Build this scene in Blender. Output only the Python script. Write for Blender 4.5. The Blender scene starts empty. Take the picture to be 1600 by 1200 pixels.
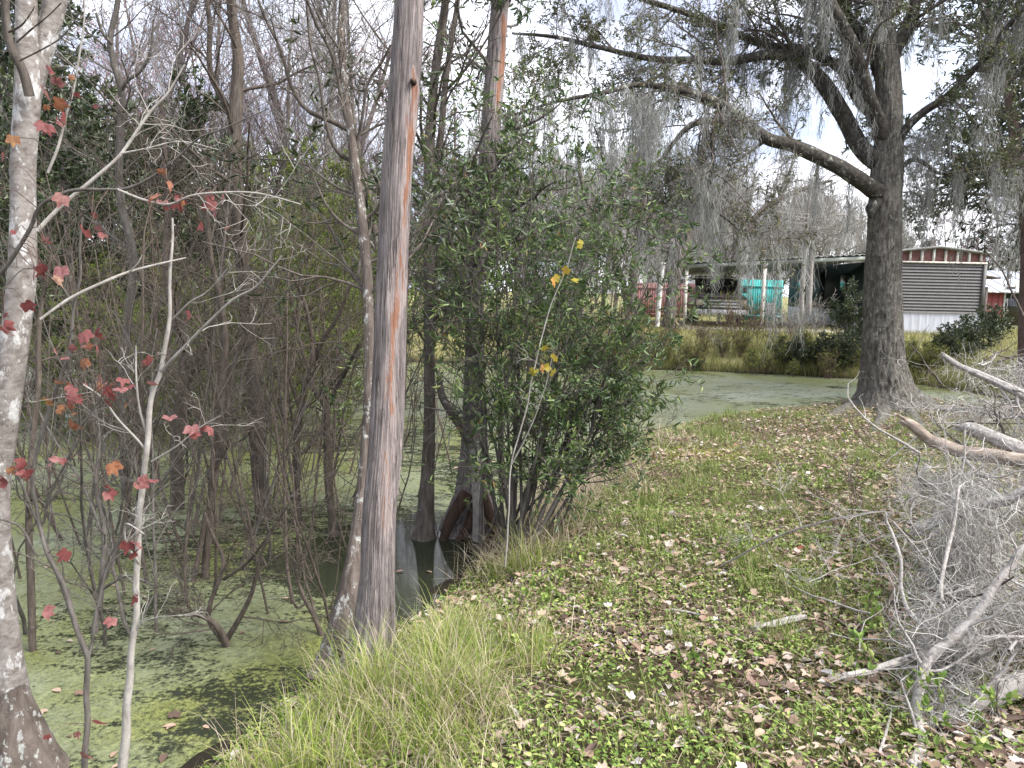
import bpy, math, random
import numpy as np
from mathutils import Matrix, Vector

# ------------------------------------------------------------------ camera, sky, sun, exposure
S = bpy.context.scene
COL = S.collection
R_ = math.radians
CAM = Vector((0.0, 0.0, 1.65))
PITCH, ROLL, FPX = 7.0, 1.2, 1200.0
cam_d = bpy.data.cameras.new("camera")
cam = bpy.data.objects.new("camera", cam_d)
COL.objects.link(cam)
ROT = Matrix.Rotation(R_(90 - PITCH), 3, 'X') @ Matrix.Rotation(R_(ROLL), 3, 'Z')
cam.matrix_world = Matrix.Translation(CAM) @ ROT.to_4x4()
cam_d.sensor_width = 36
cam_d.lens = FPX / 1600 * 36
cam_d.clip_start = 0.05
cam_d.clip_end = 2000
S.camera = cam

SUN_EL, SUN_AZ = 50.0, 115.0            # azimuth clockwise from +Y (the view direction)
W = bpy.data.worlds.new("World")
S.world = W
W.use_nodes = True
wn, wl = W.node_tree.nodes, W.node_tree.links
wn.clear()
w_out = wn.new('ShaderNodeOutputWorld')
w_bg = wn.new('ShaderNodeBackground')
w_bg.inputs['Strength'].default_value = 0.105
w_sky = wn.new('ShaderNodeTexSky')
w_sky.sky_type = 'NISHITA'
w_sky.sun_disc = False
w_sky.sun_elevation = R_(SUN_EL)
w_sky.sun_rotation = R_(SUN_AZ)
w_sky.air_density = 1.0
w_sky.dust_density = 2.0
w_tc = wn.new('ShaderNodeTexCoord')
w_map = wn.new('ShaderNodeMapping')
w_map.inputs['Scale'].default_value = (1.0, 1.0, 2.2)
w_no = wn.new('ShaderNodeTexNoise')
w_no.inputs['Scale'].default_value = 2.3
w_no.inputs['Detail'].default_value = 7
w_ramp = wn.new('ShaderNodeValToRGB')
w_ramp.color_ramp.elements[0].position = 0.34
w_ramp.color_ramp.elements[0].color = (0.38, 0.38, 0.38, 1)
w_ramp.color_ramp.elements[1].position = 0.60
w_ramp.color_ramp.elements[1].color = (1, 1, 1, 1)
w_mix = wn.new('ShaderNodeMixRGB')
w_no2 = wn.new('ShaderNodeTexNoise')                          # thicker and thinner cloud
w_no2.inputs['Scale'].default_value = 3.1
w_no2.inputs['Detail'].default_value = 6
w_ramp2 = wn.new('ShaderNodeValToRGB')
w_ramp2.color_ramp.elements[0].position = 0.38
w_ramp2.color_ramp.elements[0].color = (2.3, 2.5, 3.3, 1)
w_ramp2.color_ramp.elements[1].position = 0.58
w_ramp2.color_ramp.elements[1].color = (6.6, 6.7, 7.1, 1)
wl.new(w_map.outputs['Vector'], w_no2.inputs['Vector'])
wl.new(w_no2.outputs['Fac'], w_ramp2.inputs['Fac'])
wl.new(w_ramp2.outputs['Color'], w_mix.inputs['Color2'])
wl.new(w_tc.outputs['Generated'], w_map.inputs['Vector'])
wl.new(w_map.outputs['Vector'], w_no.inputs['Vector'])
wl.new(w_no.outputs['Fac'], w_ramp.inputs['Fac'])
wl.new(w_ramp.outputs['Color'], w_mix.inputs['Fac'])
wl.new(w_sky.outputs['Color'], w_mix.inputs['Color1'])
wl.new(w_mix.outputs['Color'], w_bg.inputs['Color'])
wl.new(w_bg.outputs['Background'], w_out.inputs['Surface'])

sun_d = bpy.data.lights.new("sun", 'SUN')
sun_d.energy = 2.2
sun_d.angle = R_(32)
sun_d.color = (1.0, 0.96, 0.9)
sun = bpy.data.objects.new("sun", sun_d)
COL.objects.link(sun)
sd_ = Vector((math.sin(R_(SUN_AZ)) * math.cos(R_(SUN_EL)), math.cos(R_(SUN_AZ)) * math.cos(R_(SUN_EL)), math.sin(R_(SUN_EL))))
sun.rotation_euler = sd_.to_track_quat('Z', 'Y').to_euler()

S.view_settings.view_transform = 'Standard'
S.view_settings.look = 'None'
S.view_settings.gamma = 1
S.view_settings.exposure = 1.9
S.render.engine = 'CYCLES'
S.cycles.max_bounces = 6
S.cycles.transparent_max_bounces = 4

# ------------------------------------------------------------------ pixel <-> place helpers (1600x1200 pixels)
ROTN = np.array(ROT)
CAMN = np.array(CAM)


def ray(px, py):
    d = ROTN @ np.array([(px - 800) / FPX, -(py - 600) / FPX, -1.0])
    return d


def P(px, py, y):                      # the point of that line of sight at distance y along the ground
    d = ray(px, py)
    return CAMN + d * (y / d[1])


def G(px, py, z=0.0):                  # where it meets the level z
    d = ray(px, py)
    return CAMN + d * ((z - CAMN[2]) / d[2])


def to_px(p):
    q = ROTN.T @ (np.asarray(p, float) - CAMN)
    return 800 + FPX * q[0] / -q[2], 600 - FPX * q[1] / -q[2]


# ------------------------------------------------------------------ mesh helpers
def nrm(a):
    a = np.asarray(a, float)
    return a / np.maximum(np.linalg.norm(a, axis=-1, keepdims=True), 1e-9)


class Geo:
    def __init__(self):
        self.v, self.q, self.t, self.n = [], [], [], 0
        self.attr = []

    def add(self, v, q=None, t=None, a=None):
        v = np.asarray(v, np.float32).reshape(-1, 3)
        if q is not None and len(q):
            self.q.append(np.asarray(q, np.int64).reshape(-1, 4) + self.n)
        if t is not None and len(t):
            self.t.append(np.asarray(t, np.int64).reshape(-1, 3) + self.n)
        self.v.append(v)
        self.attr.append(np.zeros(len(v), np.float32) if a is None else np.asarray(a, np.float32))
        self.n += len(v)

    def box(self, x0, x1, y0, y1, z0, z1):
        v = [(x, y, z) for z in (z0, z1) for y in (y0, y1) for x in (x0, x1)]
        self.add(v, [(0, 2, 3, 1), (4, 5, 7, 6), (0, 1, 5, 4), (2, 6, 7, 3), (0, 4, 6, 2), (1, 3, 7, 5)])

    def build(self, name, mat, parent=None, smooth=True, attr=None, link=True):
        me = bpy.data.meshes.new(name)
        v = np.concatenate(self.v) if self.v else np.zeros((0, 3), np.float32)
        q = np.concatenate(self.q) if self.q else np.zeros((0, 4), np.int64)
        t = np.concatenate(self.t) if self.t else np.zeros((0, 3), np.int64)
        me.vertices.add(len(v))
        me.vertices.foreach_set('co', v.ravel())
        nl = q.size + t.size
        me.loops.add(nl)
        me.loops.foreach_set('vertex_index', np.concatenate([q.ravel(), t.ravel()]).astype(np.int32))
        me.polygons.add(len(q) + len(t))
        st = np.concatenate([np.arange(len(q)) * 4, q.size + np.arange(len(t)) * 3]).astype(np.int32)
        me.polygons.foreach_set('loop_start', st)
        me.update(calc_edges=True)
        if smooth:
            me.polygons.foreach_set('use_smooth', np.ones(len(q) + len(t), bool))
        if attr:
            at = me.attributes.new(attr, 'FLOAT', 'POINT')
            at.data.foreach_set('value', np.concatenate(self.attr))
        me.materials.append(mat)
        o = bpy.data.objects.new(name, me)
        if link:
            COL.objects.link(o)
        if parent is not None:
            o.parent = parent
        return o


def tag(o, label=None, cat=None, group=None, kind=None):
    if label:
        o['label'] = label
    if cat:
        o['category'] = cat
    if group:
        o['group'] = group
    if kind:
        o['kind'] = kind
    return o


def thing(name, label, cat, loc=(0, 0, 0), rotz=0.0, group=None):
    o = bpy.data.objects.new(name, None)
    COL.objects.link(o)
    o.empty_display_size = 0.2
    o.location = loc
    o.rotation_euler = (0, 0, rotz)
    return tag(o, label, cat, group)


def dup(root, loc, rotz=0.0, scale=1.0, label=None, tilt=(0, 0)):
    r = root.copy()
    COL.objects.link(r)
    r.location = loc
    r.rotation_euler = (tilt[0], tilt[1], rotz)
    r.scale = (scale,) * 3 if np.isscalar(scale) else scale
    if label:
        r['label'] = label
    for ch in list(root.children):
        c = ch.copy()
        COL.objects.link(c)
        c.parent = r
        for g in list(ch.children):
            d = g.copy()
            COL.objects.link(d)
            d.parent = c
    return r


def tubes(geo, Pt, Rd, sides, attr=None):
    """Pt (T,n,3), Rd (T,n): T tubes of n rings."""
    Pt = np.asarray(Pt, float)
    Rd = np.asarray(Rd, float)
    T, n, _ = Pt.shape
    if T == 0:
        return
    tan = nrm(np.gradient(Pt, axis=1))
    mean = nrm(tan.mean(axis=1))
    ref = np.where(np.abs(mean[:, 2:3]) > 0.6, np.array([[1.0, 0.13, 0]]), np.array([[0.0, 0.0, 1.0]]))
    e1 = nrm(np.cross(tan, ref[:, None, :]))
    e2 = np.cross(tan, e1)
    a = np.arange(sides) / sides * 2 * np.pi
    ring = Pt[:, :, None, :] + Rd[:, :, None, None] * (np.cos(a)[None, None, :, None] * e1[:, :, None, :] + np.sin(a)[None, None, :, None] * e2[:, :, None, :])
    base = (np.arange(T) * n * sides)[:, None, None]
    i = np.arange(n - 1)[None, :, None] * sides
    j = np.arange(sides)[None, None, :]
    j2 = (j + 1) % sides
    q = np.stack([base + i + j, base + i + j2, base + i + sides + j2, base + i + sides + j], -1)
    geo.add(ring.reshape(-1, 3), q.reshape(-1, 4))


def tube_list(geo, tl, sides):
    """tl: list of (pts, radii) of any lengths, grouped by ring count."""
    by = {}
    for p, r in tl:
        by.setdefault(len(p), []).append((p, r))
    for n, l in by.items():
        tubes(geo, np.array([x[0] for x in l]), np.array([x[1] for x in l]), sides)


def smooth_path(pts, rad, n):
    """Catmull-Rom resampling to n points."""
    pts = np.asarray(pts, float)
    rad = np.asarray(rad, float)
    if len(pts) == 2:
        t = np.linspace(0, 1, n)[:, None]
        return pts[0] * (1 - t) + pts[1] * t, rad[0] * (1 - t[:, 0]) + rad[1] * t[:, 0]
    a = np.vstack([2 * pts[0] - pts[1], pts, 2 * pts[-1] - pts[-2]])
    L = np.concatenate([[0], np.cumsum(np.linalg.norm(np.diff(pts, axis=0), axis=1))])
    s = np.linspace(0, L[-1], n)
    k = np.clip(np.searchsorted(L, s, side='right') - 1, 0, len(pts) - 2)
    u = ((s - L[k]) / np.maximum(L[k + 1] - L[k], 1e-9))[:, None]
    p0, p1, p2, p3 = a[k], a[k + 1], a[k + 2], a[k + 3]
    out = 0.5 * (2 * p1 + (p2 - p0) * u + (2 * p0 - 5 * p1 + 4 * p2 - p3) * u ** 2 + (3 * p1 - p0 - 3 * p2 + p3) * u ** 3)
    return out, np.interp(s, L, rad)


def px_path(pts, d0, d1=None):
    """[(px,py,width)], distance d0 at the first to d1 at the last -> points and radii in metres."""
    d1 = d0 if d1 is None else d1
    k = len(pts)
    out, rad = [], []
    for i, (x, y, w) in enumerate(pts):
        d = d0 + (d1 - d0) * i / max(1, k - 1)
        p = P(x, y, d)
        out.append(p)
        depth = -(ROTN.T @ (p - CAMN))[2]
        rad.append(w * 0.5 * depth / FPX)
    return np.array(out), np.array(rad)


_sr = np.random.RandomState(77)
_SW = [( _sr.normal(0, 1, 3), _sr.uniform(0, 6.28)) for _ in range(24)]


def wav(p, f=1.0, k0=0, k=6):
    """cheap smooth noise -1..1"""
    s = 0
    for i in range(k0, k0 + k):
        w, ph = _SW[i % 24]
        s = s + np.sin((p @ w) * f * (1 + 0.37 * (i - k0)) + ph)
    return s / k * 1.4


def trunk_mesh(geo, pts, rad, n=40, sides=20, ridge=0.06, lump=0.05, flute=0.0, flute_h=0.4, flute_n=5, seed=0, attr_fn=None, fiss=0.0, fk=(13, 19, 27, 34), fbreak=1.2):
    pts, rad = smooth_path(pts, rad, n)
    tan = nrm(np.gradient(pts, axis=0))
    ref = np.array([1.0, 0.13, 0]) if abs(nrm(tan.mean(0))[2]) > 0.6 else np.array([0, 0, 1.0])
    e1 = nrm(np.cross(tan, ref))
    e2 = np.cross(tan, e1)
    a = np.arange(sides) / sides * 2 * np.pi
    ca, sa = np.cos(a), np.sin(a)
    L = np.concatenate([[0], np.cumsum(np.linalg.norm(np.diff(pts, axis=0), axis=1))])
    rr = np.ones((n, sides))
    s6 = seed * 3.7
    pp = np.stack(np.broadcast_arrays(ca[None, :] * 2 + s6, sa[None, :] * 2 - s6, L[:, None] * 2.2), -1)
    rr += lump * wav(pp, 0.8, 0, 6)
    rr += ridge * wav(pp * np.array([3.0, 3.0, 0.9]), 2.2, 6, 8)
    if fiss:                         # bark furrows: ridges that run along the trunk, wander and break
        for q_, k_ in enumerate(fk):
            ph = 1.9 * np.sin(L * fbreak * (0.8 + .3 * q_) + q_ * 2.1 + s6) + 0.8 * np.sin(L * fbreak * 2.7 + q_ + s6)
            am = 0.55 + 0.45 * np.sin(L * fbreak * 4.1 + q_ * 1.3)
            rr += fiss * (am * 1.0)[:, None] * np.abs(np.sin(a[None, :] * k_ / 2 + ph[:, None])) - fiss * .5
    if flute:
        rr += flute * np.exp(-L / flute_h)[:, None] * (0.5 + 0.5 * np.cos(a * flute_n + s6 + 0.6 * np.sin(a * 2 + s6)))[None, :]
    ring = pts[:, None, :] + (rad[:, None] * rr)[:, :, None] * (ca[None, :, None] * e1[:, None, :] + sa[None, :, None] * e2[:, None, :])
    i = np.arange(n - 1)[:, None] * sides
    j = np.arange(sides)[None, :]
    j2 = (j + 1) % sides
    q = np.stack([i + j, i + j2, i + sides + j2, i + sides + j], -1).reshape(-1, 4)
    v = ring.reshape(-1, 3)
    geo.add(v, q, a=None if attr_fn is None else attr_fn(v))
    # rounded end cap
    c = pts[-1] + tan[-1] * rad[-1] * 0.5
    geo.add(np.vstack([ring[-1], c]), None, [(k, (k + 1) % sides, sides) for k in range(sides)])
    c = pts[0] - tan[0] * rad[0] * 0.15
    geo.add(np.vstack([ring[0], c]), None, [((k + 1) % sides, k, sides) for k in range(sides)])
    return pts, rad


def leaves(geo, p, d, L, Wd, rng, fold=0.25, droop=0.15, flat=0.0):
    """two-sided leaf blades with a fold along the midrib: p base, d direction."""
    n = len(p)
    if n == 0:
        return
    p = np.asarray(p, float)
    d = nrm(d)
    L = np.broadcast_to(L, (n,))[:, None]
    Wd = np.broadcast_to(Wd, (n,))[:, None]
    rnd = rng.normal(0, 1, (n, 3))
    rnd[:, 2] += flat * 3
    nn = nrm(rnd - (rnd * d).sum(1, keepdims=True) * d)
    s = np.cross(d, nn)
    b = -nn * droop * L
    v0 = p
    l1 = p + d * L * 0.28 + s * Wd * 0.46 + nn * fold * Wd
    l2 = p + d * L * 0.68 + s * Wd * 0.40 + nn * fold * Wd * 0.8 + b * 0.4
    tp = p + d * L + b
    r2 = p + d * L * 0.68 - s * Wd * 0.40 + nn * fold * Wd * 0.8 + b * 0.4
    r1 = p + d * L * 0.28 - s * Wd * 0.46 + nn * fold * Wd
    v = np.stack([v0, l1, l2, tp, r2, r1], 1).reshape(-1, 3)
    k = np.arange(n)[:, None] * 6
    q = np.concatenate([k + np.array([[0, 1, 2, 3]]), k + np.array([[0, 3, 4, 5]])])
    geo.add(v, q)


MAPLE = []
for sgn in (1, -1):
    l = [(90, 1.0), (78, .76), (68, .60), (54, .76), (40, .86), (28, .70), (14, .58), (-4, .56), (-22, .52), (-50, .34), (-90, .10)]
    l = l if sgn == 1 else l[1:-1][::-1]
    MAPLE += [(sgn * r * math.cos(R_(a)), r * math.sin(R_(a)) + .1) for a, r in l]
MAPLE = np.array(MAPLE)


def maple_leaves(geo, p, d, size, rng, flat=0.0, cup=0.42):
    n = len(p)
    d = nrm(d)
    size = np.broadcast_to(size, (n,))
    rnd = rng.normal(0, 1, (n, 3))
    rnd[:, 2] += flat * 3
    nn = nrm(rnd - (rnd * d).sum(1, keepdims=True) * d)
    s = np.cross(d, nn)
    m = len(MAPLE)
    curl = rng.uniform(-1.6, 1.0, (n, 1, 1)) * cup
    cup = cup * rng.uniform(.2, 1.6, (n, 1, 1))
    xy = MAPLE[None] * 0.55 * size[:, None, None]
    rr = (MAPLE ** 2).sum(1)[None, :, None] * size[:, None, None]
    v = p[:, None] + s[:, None] * xy[:, :, :1] + d[:, None] * (xy[:, :, 1:] + 0.0) + nn[:, None] * rr * curl * 0.5 + nn[:, None] * np.abs(xy[:, :, :1]) * cup
    c = p[:, None] + d[:, None] * 0.02 * size[:, None, None]
    v = np.concatenate([v, c], 1).reshape(-1, 3)
    k = (np.arange(n) * (m + 1))[:, None, None]
    t = np.stack([np.arange(m), (np.arange(m) + 1) % m, np.full(m, m)], -1)[None] + k
    geo.add(v, None, t.reshape(-1, 3))


def blades(geo, p, az, L, Wd, lean, rng, bend=0.8):
    """grass blades: base p, heading az, start lean from vertical, bending over."""
    n = len(p)
    L = np.broadcast_to(L, (n,))
    Wd = np.broadcast_to(Wd, (n,))
    lean = np.broadcast_to(lean, (n,))
    bend = np.broadcast_to(bend, (n,))
    h = np.stack([np.cos(az), np.sin(az), np.zeros(n)], 1)
    s = np.stack([-np.sin(az), np.cos(az), np.zeros(n)], 1)
    sr = rng.uniform(-1, 1, n)
    s = nrm(s + h * sr[:, None] * 0.8)
    pts = [np.asarray(p, float)]
    ang = lean.copy()
    for k in range(4):
        pts.append(pts[-1] + (h * np.sin(ang)[:, None] + np.array([0, 0, 1.0]) * np.cos(ang)[:, None]) * (L / 4)[:, None])
        ang = ang + bend / 3 * (0.6 + 0.4 * k)
    wv = [0.8, 1.0, 0.8, 0.5]
    vs = []
    for k in range(4):
        vs += [pts[k] + s * (Wd * wv[k] / 2)[:, None], pts[k] - s * (Wd * wv[k] / 2)[:, None]]
    vs.append(pts[4])
    v = np.stack(vs, 1).reshape(-1, 3)
    k = np.arange(n)[:, None] * 9
    q = np.concatenate([k + np.array([[2 * i, 2 * i + 1, 2 * i + 3, 2 * i + 2]]) for i in range(3)])
    t = k + np.array([[6, 7, 8]])
    geo.add(v, q, t)


def strands(geo, p, L, Wd, rng, wob=0.08, n=6):
    """hanging strands of moss: thin ribbons that wander as they fall."""
    m = len(p)
    p = np.asarray(p, float)
    L = np.broadcast_to(L, (m,))
    Wd = np.broadcast_to(Wd, (m,))
    st = (L / (n - 1))[:, None]
    pts = [p]
    drift = rng.normal(0, 0.10, (m, 3))
    for k in range(n - 1):
        d = np.array([0, 0, -1.0]) + drift + rng.normal(0, wob * 5, (m, 3)) * np.array([1, 1, .5])
        pts.append(pts[-1] + nrm(d) * st)
    az = rng.uniform(0, np.pi, m)
    s = np.stack([np.cos(az), np.sin(az), np.zeros(m)], 1)
    vs = []
    for k in range(n):
        w = (Wd * (1 - 0.75 * k / (n - 1)) / 2)[:, None]
        vs += [pts[k] + s * w, pts[k] - s * w]
    v = np.stack(vs, 1).reshape(-1, 3)
    b = np.arange(m)[:, None] * 2 * n
    q = np.concatenate([b + np.array([[2 * i, 2 * i + 1, 2 * i + 3, 2 * i + 2]]) for i in range(n - 1)])
    geo.add(v, q)


def moss_clump(geo, c, length, count, spread, rng, wd=(0.004, 0.010)):
    """one festoon: strands start at different heights along a few cords, so that it narrows to a tail."""
    c = np.asarray(c, float)
    t = rng.uniform(0, 1, count) ** 1.6
    off = rng.normal(0, 1, (count, 3)) * np.array([spread, spread, 0.02]) * (1 - 0.75 * t)[:, None]
    p = c + off + np.stack([np.zeros(count), np.zeros(count), -t * length * 0.8], 1)
    L = rng.uniform(0.18, 0.5, count) * length * (1 - 0.35 * t)
    strands(geo, p, L, rng.uniform(*wd, count), rng)


# ------------------------------------------------------------------ growing branches
class Growth:
    def __init__(self):
        self.lv = {}
        self.tw = []

    def put(self, lvl, p, r):
        self.lv.setdefault((lvl, len(p)), []).append((p, r))


def grow(rng, g, p, d, L, r, lvl, c):
    n = c['seg'][lvl]
    st = L / n
    pts, ds = [np.array(p, float)], []
    d = np.array(d, float)
    wob = c['wob'][lvl]
    up = c['up'][lvl]
    jit = rng.normal(0, wob, (n, 3))
    for i in range(n):
        d = d + jit[i]
        d[2] += up
        d /= math.sqrt(d @ d) + 1e-9
        ds.append(d.copy())
        pts.append(pts[-1] + d * st)
    pts = np.array(pts)
    end = c['end'][lvl]
    rad = r * (1 - (1 - end) * np.linspace(0, 1, n + 1))
    g.put(lvl, pts, rad)
    if lvl >= c['max']:
        g.tw.append((pts, ds[-1]))
        return pts
    nb = int(round(c['nb'][lvl] * rng.uniform(0.75, 1.25)))
    ts = np.sort(rng.uniform(c['t0'][lvl], 1.0, nb))
    for t in ts:
        i = min(int(t * n), n - 1)
        pp = pts[i] + (pts[i + 1] - pts[i]) * (t * n - i)
        dd = ds[i]
        a = rng.normal(0, 1, 3)
        a -= (a @ dd) * dd
        a /= math.sqrt(a @ a) + 1e-9
        ang = R_(rng.uniform(*c['ang'][lvl]))
        nd = dd * math.cos(ang) + a * math.sin(ang)
        ln = L * rng.uniform(*c['lr'][lvl]) * (1.15 - 0.6 * t)
        rl = rad[i] * c['rr'][lvl]
        grow(rng, g, pp, nd, ln, max(rl, c['rmin']), lvl + 1, c)
    return pts


def growth_mesh(geo, g, sides, lvls=None):
    for (lvl, n), l in g.lv.items():
        if lvls is None or lvl in lvls:
            tubes(geo, np.array([x[0] for x in l]), np.array([x[1] for x in l]), sides[min(lvl, len(sides) - 1)])


def twig_leaves(geo, g, per, L, Wr, rng, spread=0.9, frac=(0.2, 1.0), **kw):
    P_, D_ = [], []
    for pts, d in g.tw:
        k = rng.poisson(per)
        if k == 0:
            continue
        t = rng.uniform(frac[0], frac[1], k) * (len(pts) - 1)
        i = np.minimum(t.astype(int), len(pts) - 2)
        pp = pts[i] + (pts[i + 1] - pts[i]) * (t - i)[:, None]
        P_.append(pp)
        D_.append(nrm(np.asarray(d)[None] + rng.normal(0, spread, (k, 3))))
    if not P_:
        return
    p = np.concatenate(P_)
    d = np.concatenate(D_)
    ll = rng.uniform(L[0], L[1], len(p))
    leaves(geo, p, d, ll, ll * Wr, rng, **kw)


# ------------------------------------------------------------------ materials
M = {}


def new_mat(name):
    m = bpy.data.materials.new(name)
    m.use_nodes = True
    nt = m.node_tree
    nt.nodes.clear()
    o = nt.nodes.new('ShaderNodeOutputMaterial')
    b = nt.nodes.new('ShaderNodeBsdfPrincipled')
    nt.links.new(b.outputs['BSDF'], o.inputs['Surface'])
    M[name] = m
    return m, nt, b, o


def ramp(nt, stops, src, interp='LINEAR'):
    r = nt.nodes.new('ShaderNodeValToRGB')
    cr = r.color_ramp
    cr.interpolation = interp
    while len(cr.elements) < len(stops):
        cr.elements.new(0.5)
    for e, (pos, c) in zip(cr.elements, stops):
        e.position = pos
        e.color = (*c, 1) if len(c) == 3 else c
    nt.links.new(src, r.inputs['Fac'])
    return r.outputs['Color']


def noise(nt, scale, detail=6, stretch=(1, 1, 1), rough=0.6, coord='Object', dist=0.0, loc=(0, 0, 0)):
    tc = nt.nodes.new('ShaderNodeTexCoord')
    mp = nt.nodes.new('ShaderNodeMapping')
    mp.inputs['Scale'].default_value = stretch
    mp.inputs['Location'].default_value = loc
    no = nt.nodes.new('ShaderNodeTexNoise')
    no.inputs['Scale'].default_value = scale
    no.inputs['Detail'].default_value = detail
    no.inputs['Roughness'].default_value = rough
    no.inputs['Distortion'].default_value = dist
    nt.links.new(tc.outputs[coord], mp.inputs['Vector'])
    nt.links.new(mp.outputs['Vector'], no.inputs['Vector'])
    return no.outputs['Fac']


def mixc(nt, fac, a, b, mode='MIX'):
    m = nt.nodes.new('ShaderNodeMixRGB')
    m.blend_type = mode
    for sock, val in ((m.inputs['Fac'], fac), (m.inputs['Color1'], a), (m.inputs['Color2'], b)):
        if hasattr(val, 'links') or hasattr(val, 'is_linked'):
            nt.links.new(val, sock)
        elif isinstance(val, (int, float)):
            sock.default_value = val
        else:
            sock.default_value = (*val, 1)
    return m.outputs['Color']


def math_(nt, op, a, b=None):
    m = nt.nodes.new('ShaderNodeMath')
    m.operation = op
    for sock, val in ((m.inputs[0], a), (m.inputs[1], b)):
        if val is None:
            continue
        if isinstance(val, (int, float)):
            sock.default_value = val
        else:
            nt.links.new(val, sock)
    return m.outputs[0]


def bump(nt, b, h, strength=0.5, dist=0.02):
    bm = nt.nodes.new('ShaderNodeBump')
    bm.inputs['Strength'].default_value = strength
    bm.inputs['Distance'].default_value = dist
    nt.links.new(h, bm.inputs['Height'])
    nt.links.new(bm.outputs['Normal'], b.inputs['Normal'])


def leaf_mat(name, stops, rough=0.5, trans=0.3, spec=0.4, clump=None, mottle=None):
    """colour per leaf; clump=(scale, colour, amount) lets patches of the plant lean to another colour."""
    m, nt, b, o = new_mat(name)
    ge = nt.nodes.new('ShaderNodeNewGeometry')
    c = ramp(nt, stops, ge.outputs['Random Per Island'])
    if clump:
        f = ramp(nt, [(0.45, (0, 0, 0)), (0.62, (clump[2],) * 3)], noise(nt, clump[0], 2))
        c = mixc(nt, f, c, clump[1])
    if mottle:
        c = mixc(nt, ramp(nt, [(0.4, (0, 0, 0)), (0.62, (mottle[0],) * 3)], noise(nt, mottle[1], 4)), c, mottle[2])
    nt.links.new(c, b.inputs['Base Color'])
    b.inputs['Roughness'].default_value = rough
    b.inputs['Specular IOR Level'].default_value = spec
    if trans:
        tr = nt.nodes.new('ShaderNodeBsdfTranslucent')
        nt.links.new(c, tr.inputs['Color'])
        mx = nt.nodes.new('ShaderNodeMixShader')
        mx.inputs['Fac'].default_value = trans
        nt.links.new(b.outputs['BSDF'], mx.inputs[1])
        nt.links.new(tr.outputs['BSDF'], mx.inputs[2])
        nt.links.new(mx.outputs['Shader'], o.inputs['Surface'])
    return m


def bark_mat(name, stops, scale=30, stretch=(1, 1, 0.15), lichen=None, bstr=0.9, bdist=0.015, strip=None, crack=None):
    """lichen=(scale, threshold, colour); strip=attribute name for peeled wood."""
    m, nt, b, o = new_mat(name)
    h = noise(nt, scale, 8, stretch, 0.65, dist=0.4)
    c = ramp(nt, stops, h)
    big = noise(nt, scale * 0.12, 3)
    c = mixc(nt, ramp(nt, [(0.35, (0, 0, 0)), (0.7, (0.5,) * 3)], big), c, mixc(nt, 0.5, c, (0.03, 0.025, 0.02)))
    if crack:
        cn = noise(nt, crack[0] * 2.5, 6, (1, 1, crack[1]), 0.7, dist=0.6, loc=(2, 5, 3))
        c = mixc(nt, ramp(nt, [(0.36, (0.65,) * 3), (0.48, (0, 0, 0))], cn), c, (0.02, 0.016, 0.014))
        h = math_(nt, 'ADD', math_(nt, 'MULTIPLY', h, 0.5), cn)
    if strip:
        at = nt.nodes.new('ShaderNodeAttribute')
        at.attribute_name = strip
        n2 = noise(nt, 40, 6, (1, 1, 0.10), 0.75)
        f = math_(nt, 'ADD', at.outputs['Fac'], math_(nt, 'MULTIPLY', math_(nt, 'SUBTRACT', n2, 0.5), 3.4))
        f1 = ramp(nt, [(0.28, (0, 0, 0)), (0.42, (0.85,) * 3)], f)
        pale = ramp(nt, [(0.3, (0.32, 0.255, 0.24)), (0.7, (0.60, 0.51, 0.49))], noise(nt, 40, 6, (1, 1, 0.05)))
        c = mixc(nt, math_(nt, 'MULTIPLY', f1, 0.75), c, pale)
        f2 = ramp(nt, [(0.74, (0, 0, 0)), (1.0, (0.95,) * 3)], f)
        org = ramp(nt, [(0.3, (0.28, 0.115, 0.065)), (0.7, (0.46, 0.25, 0.165))], noise(nt, 70, 7, (1, 1, 0.05)))
        c = mixc(nt, f2, c, org)
    if lichen:
        ln = noise(nt, lichen[0], 5, (1, 1, 0.6), 0.7, loc=(3, 7, 1))
        f = ramp(nt, [(lichen[1], (0, 0, 0)), (lichen[1] + 0.05, (1, 1, 1))], ln)
        lc = ramp(nt, [(0.35, tuple(x * 0.65 for x in lichen[2])), (0.65, lichen[2])], noise(nt, 60, 4))
        c = mixc(nt, f, c, lc)
    nt.links.new(c, b.inputs['Base Color'])
    b.inputs['Roughness'].default_value = 0.9
    b.inputs['Specular IOR Level'].default_value = 0.2
    bump(nt, b, h, bstr, bdist)
    return m


def plain(name, c0, c1=None, rough=0.6, scale=12, metal=0.0, stretch=(1, 1, 1), bstr=0.0, spec=0.4):
    m, nt, b, o = new_mat(name)
    c1 = c1 or tuple(x * 0.75 for x in c0)
    h = noise(nt, scale, 5, stretch)
    nt.links.new(ramp(nt, [(0.35, c1), (0.65, c0)], h), b.inputs['Base Color'])
    b.inputs['Roughness'].default_value = rough
    b.inputs['Metallic'].default_value = metal
    b.inputs['Specular IOR Level'].default_value = spec
    if bstr:
        bump(nt, b, h, bstr, 0.01)
    return m


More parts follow.
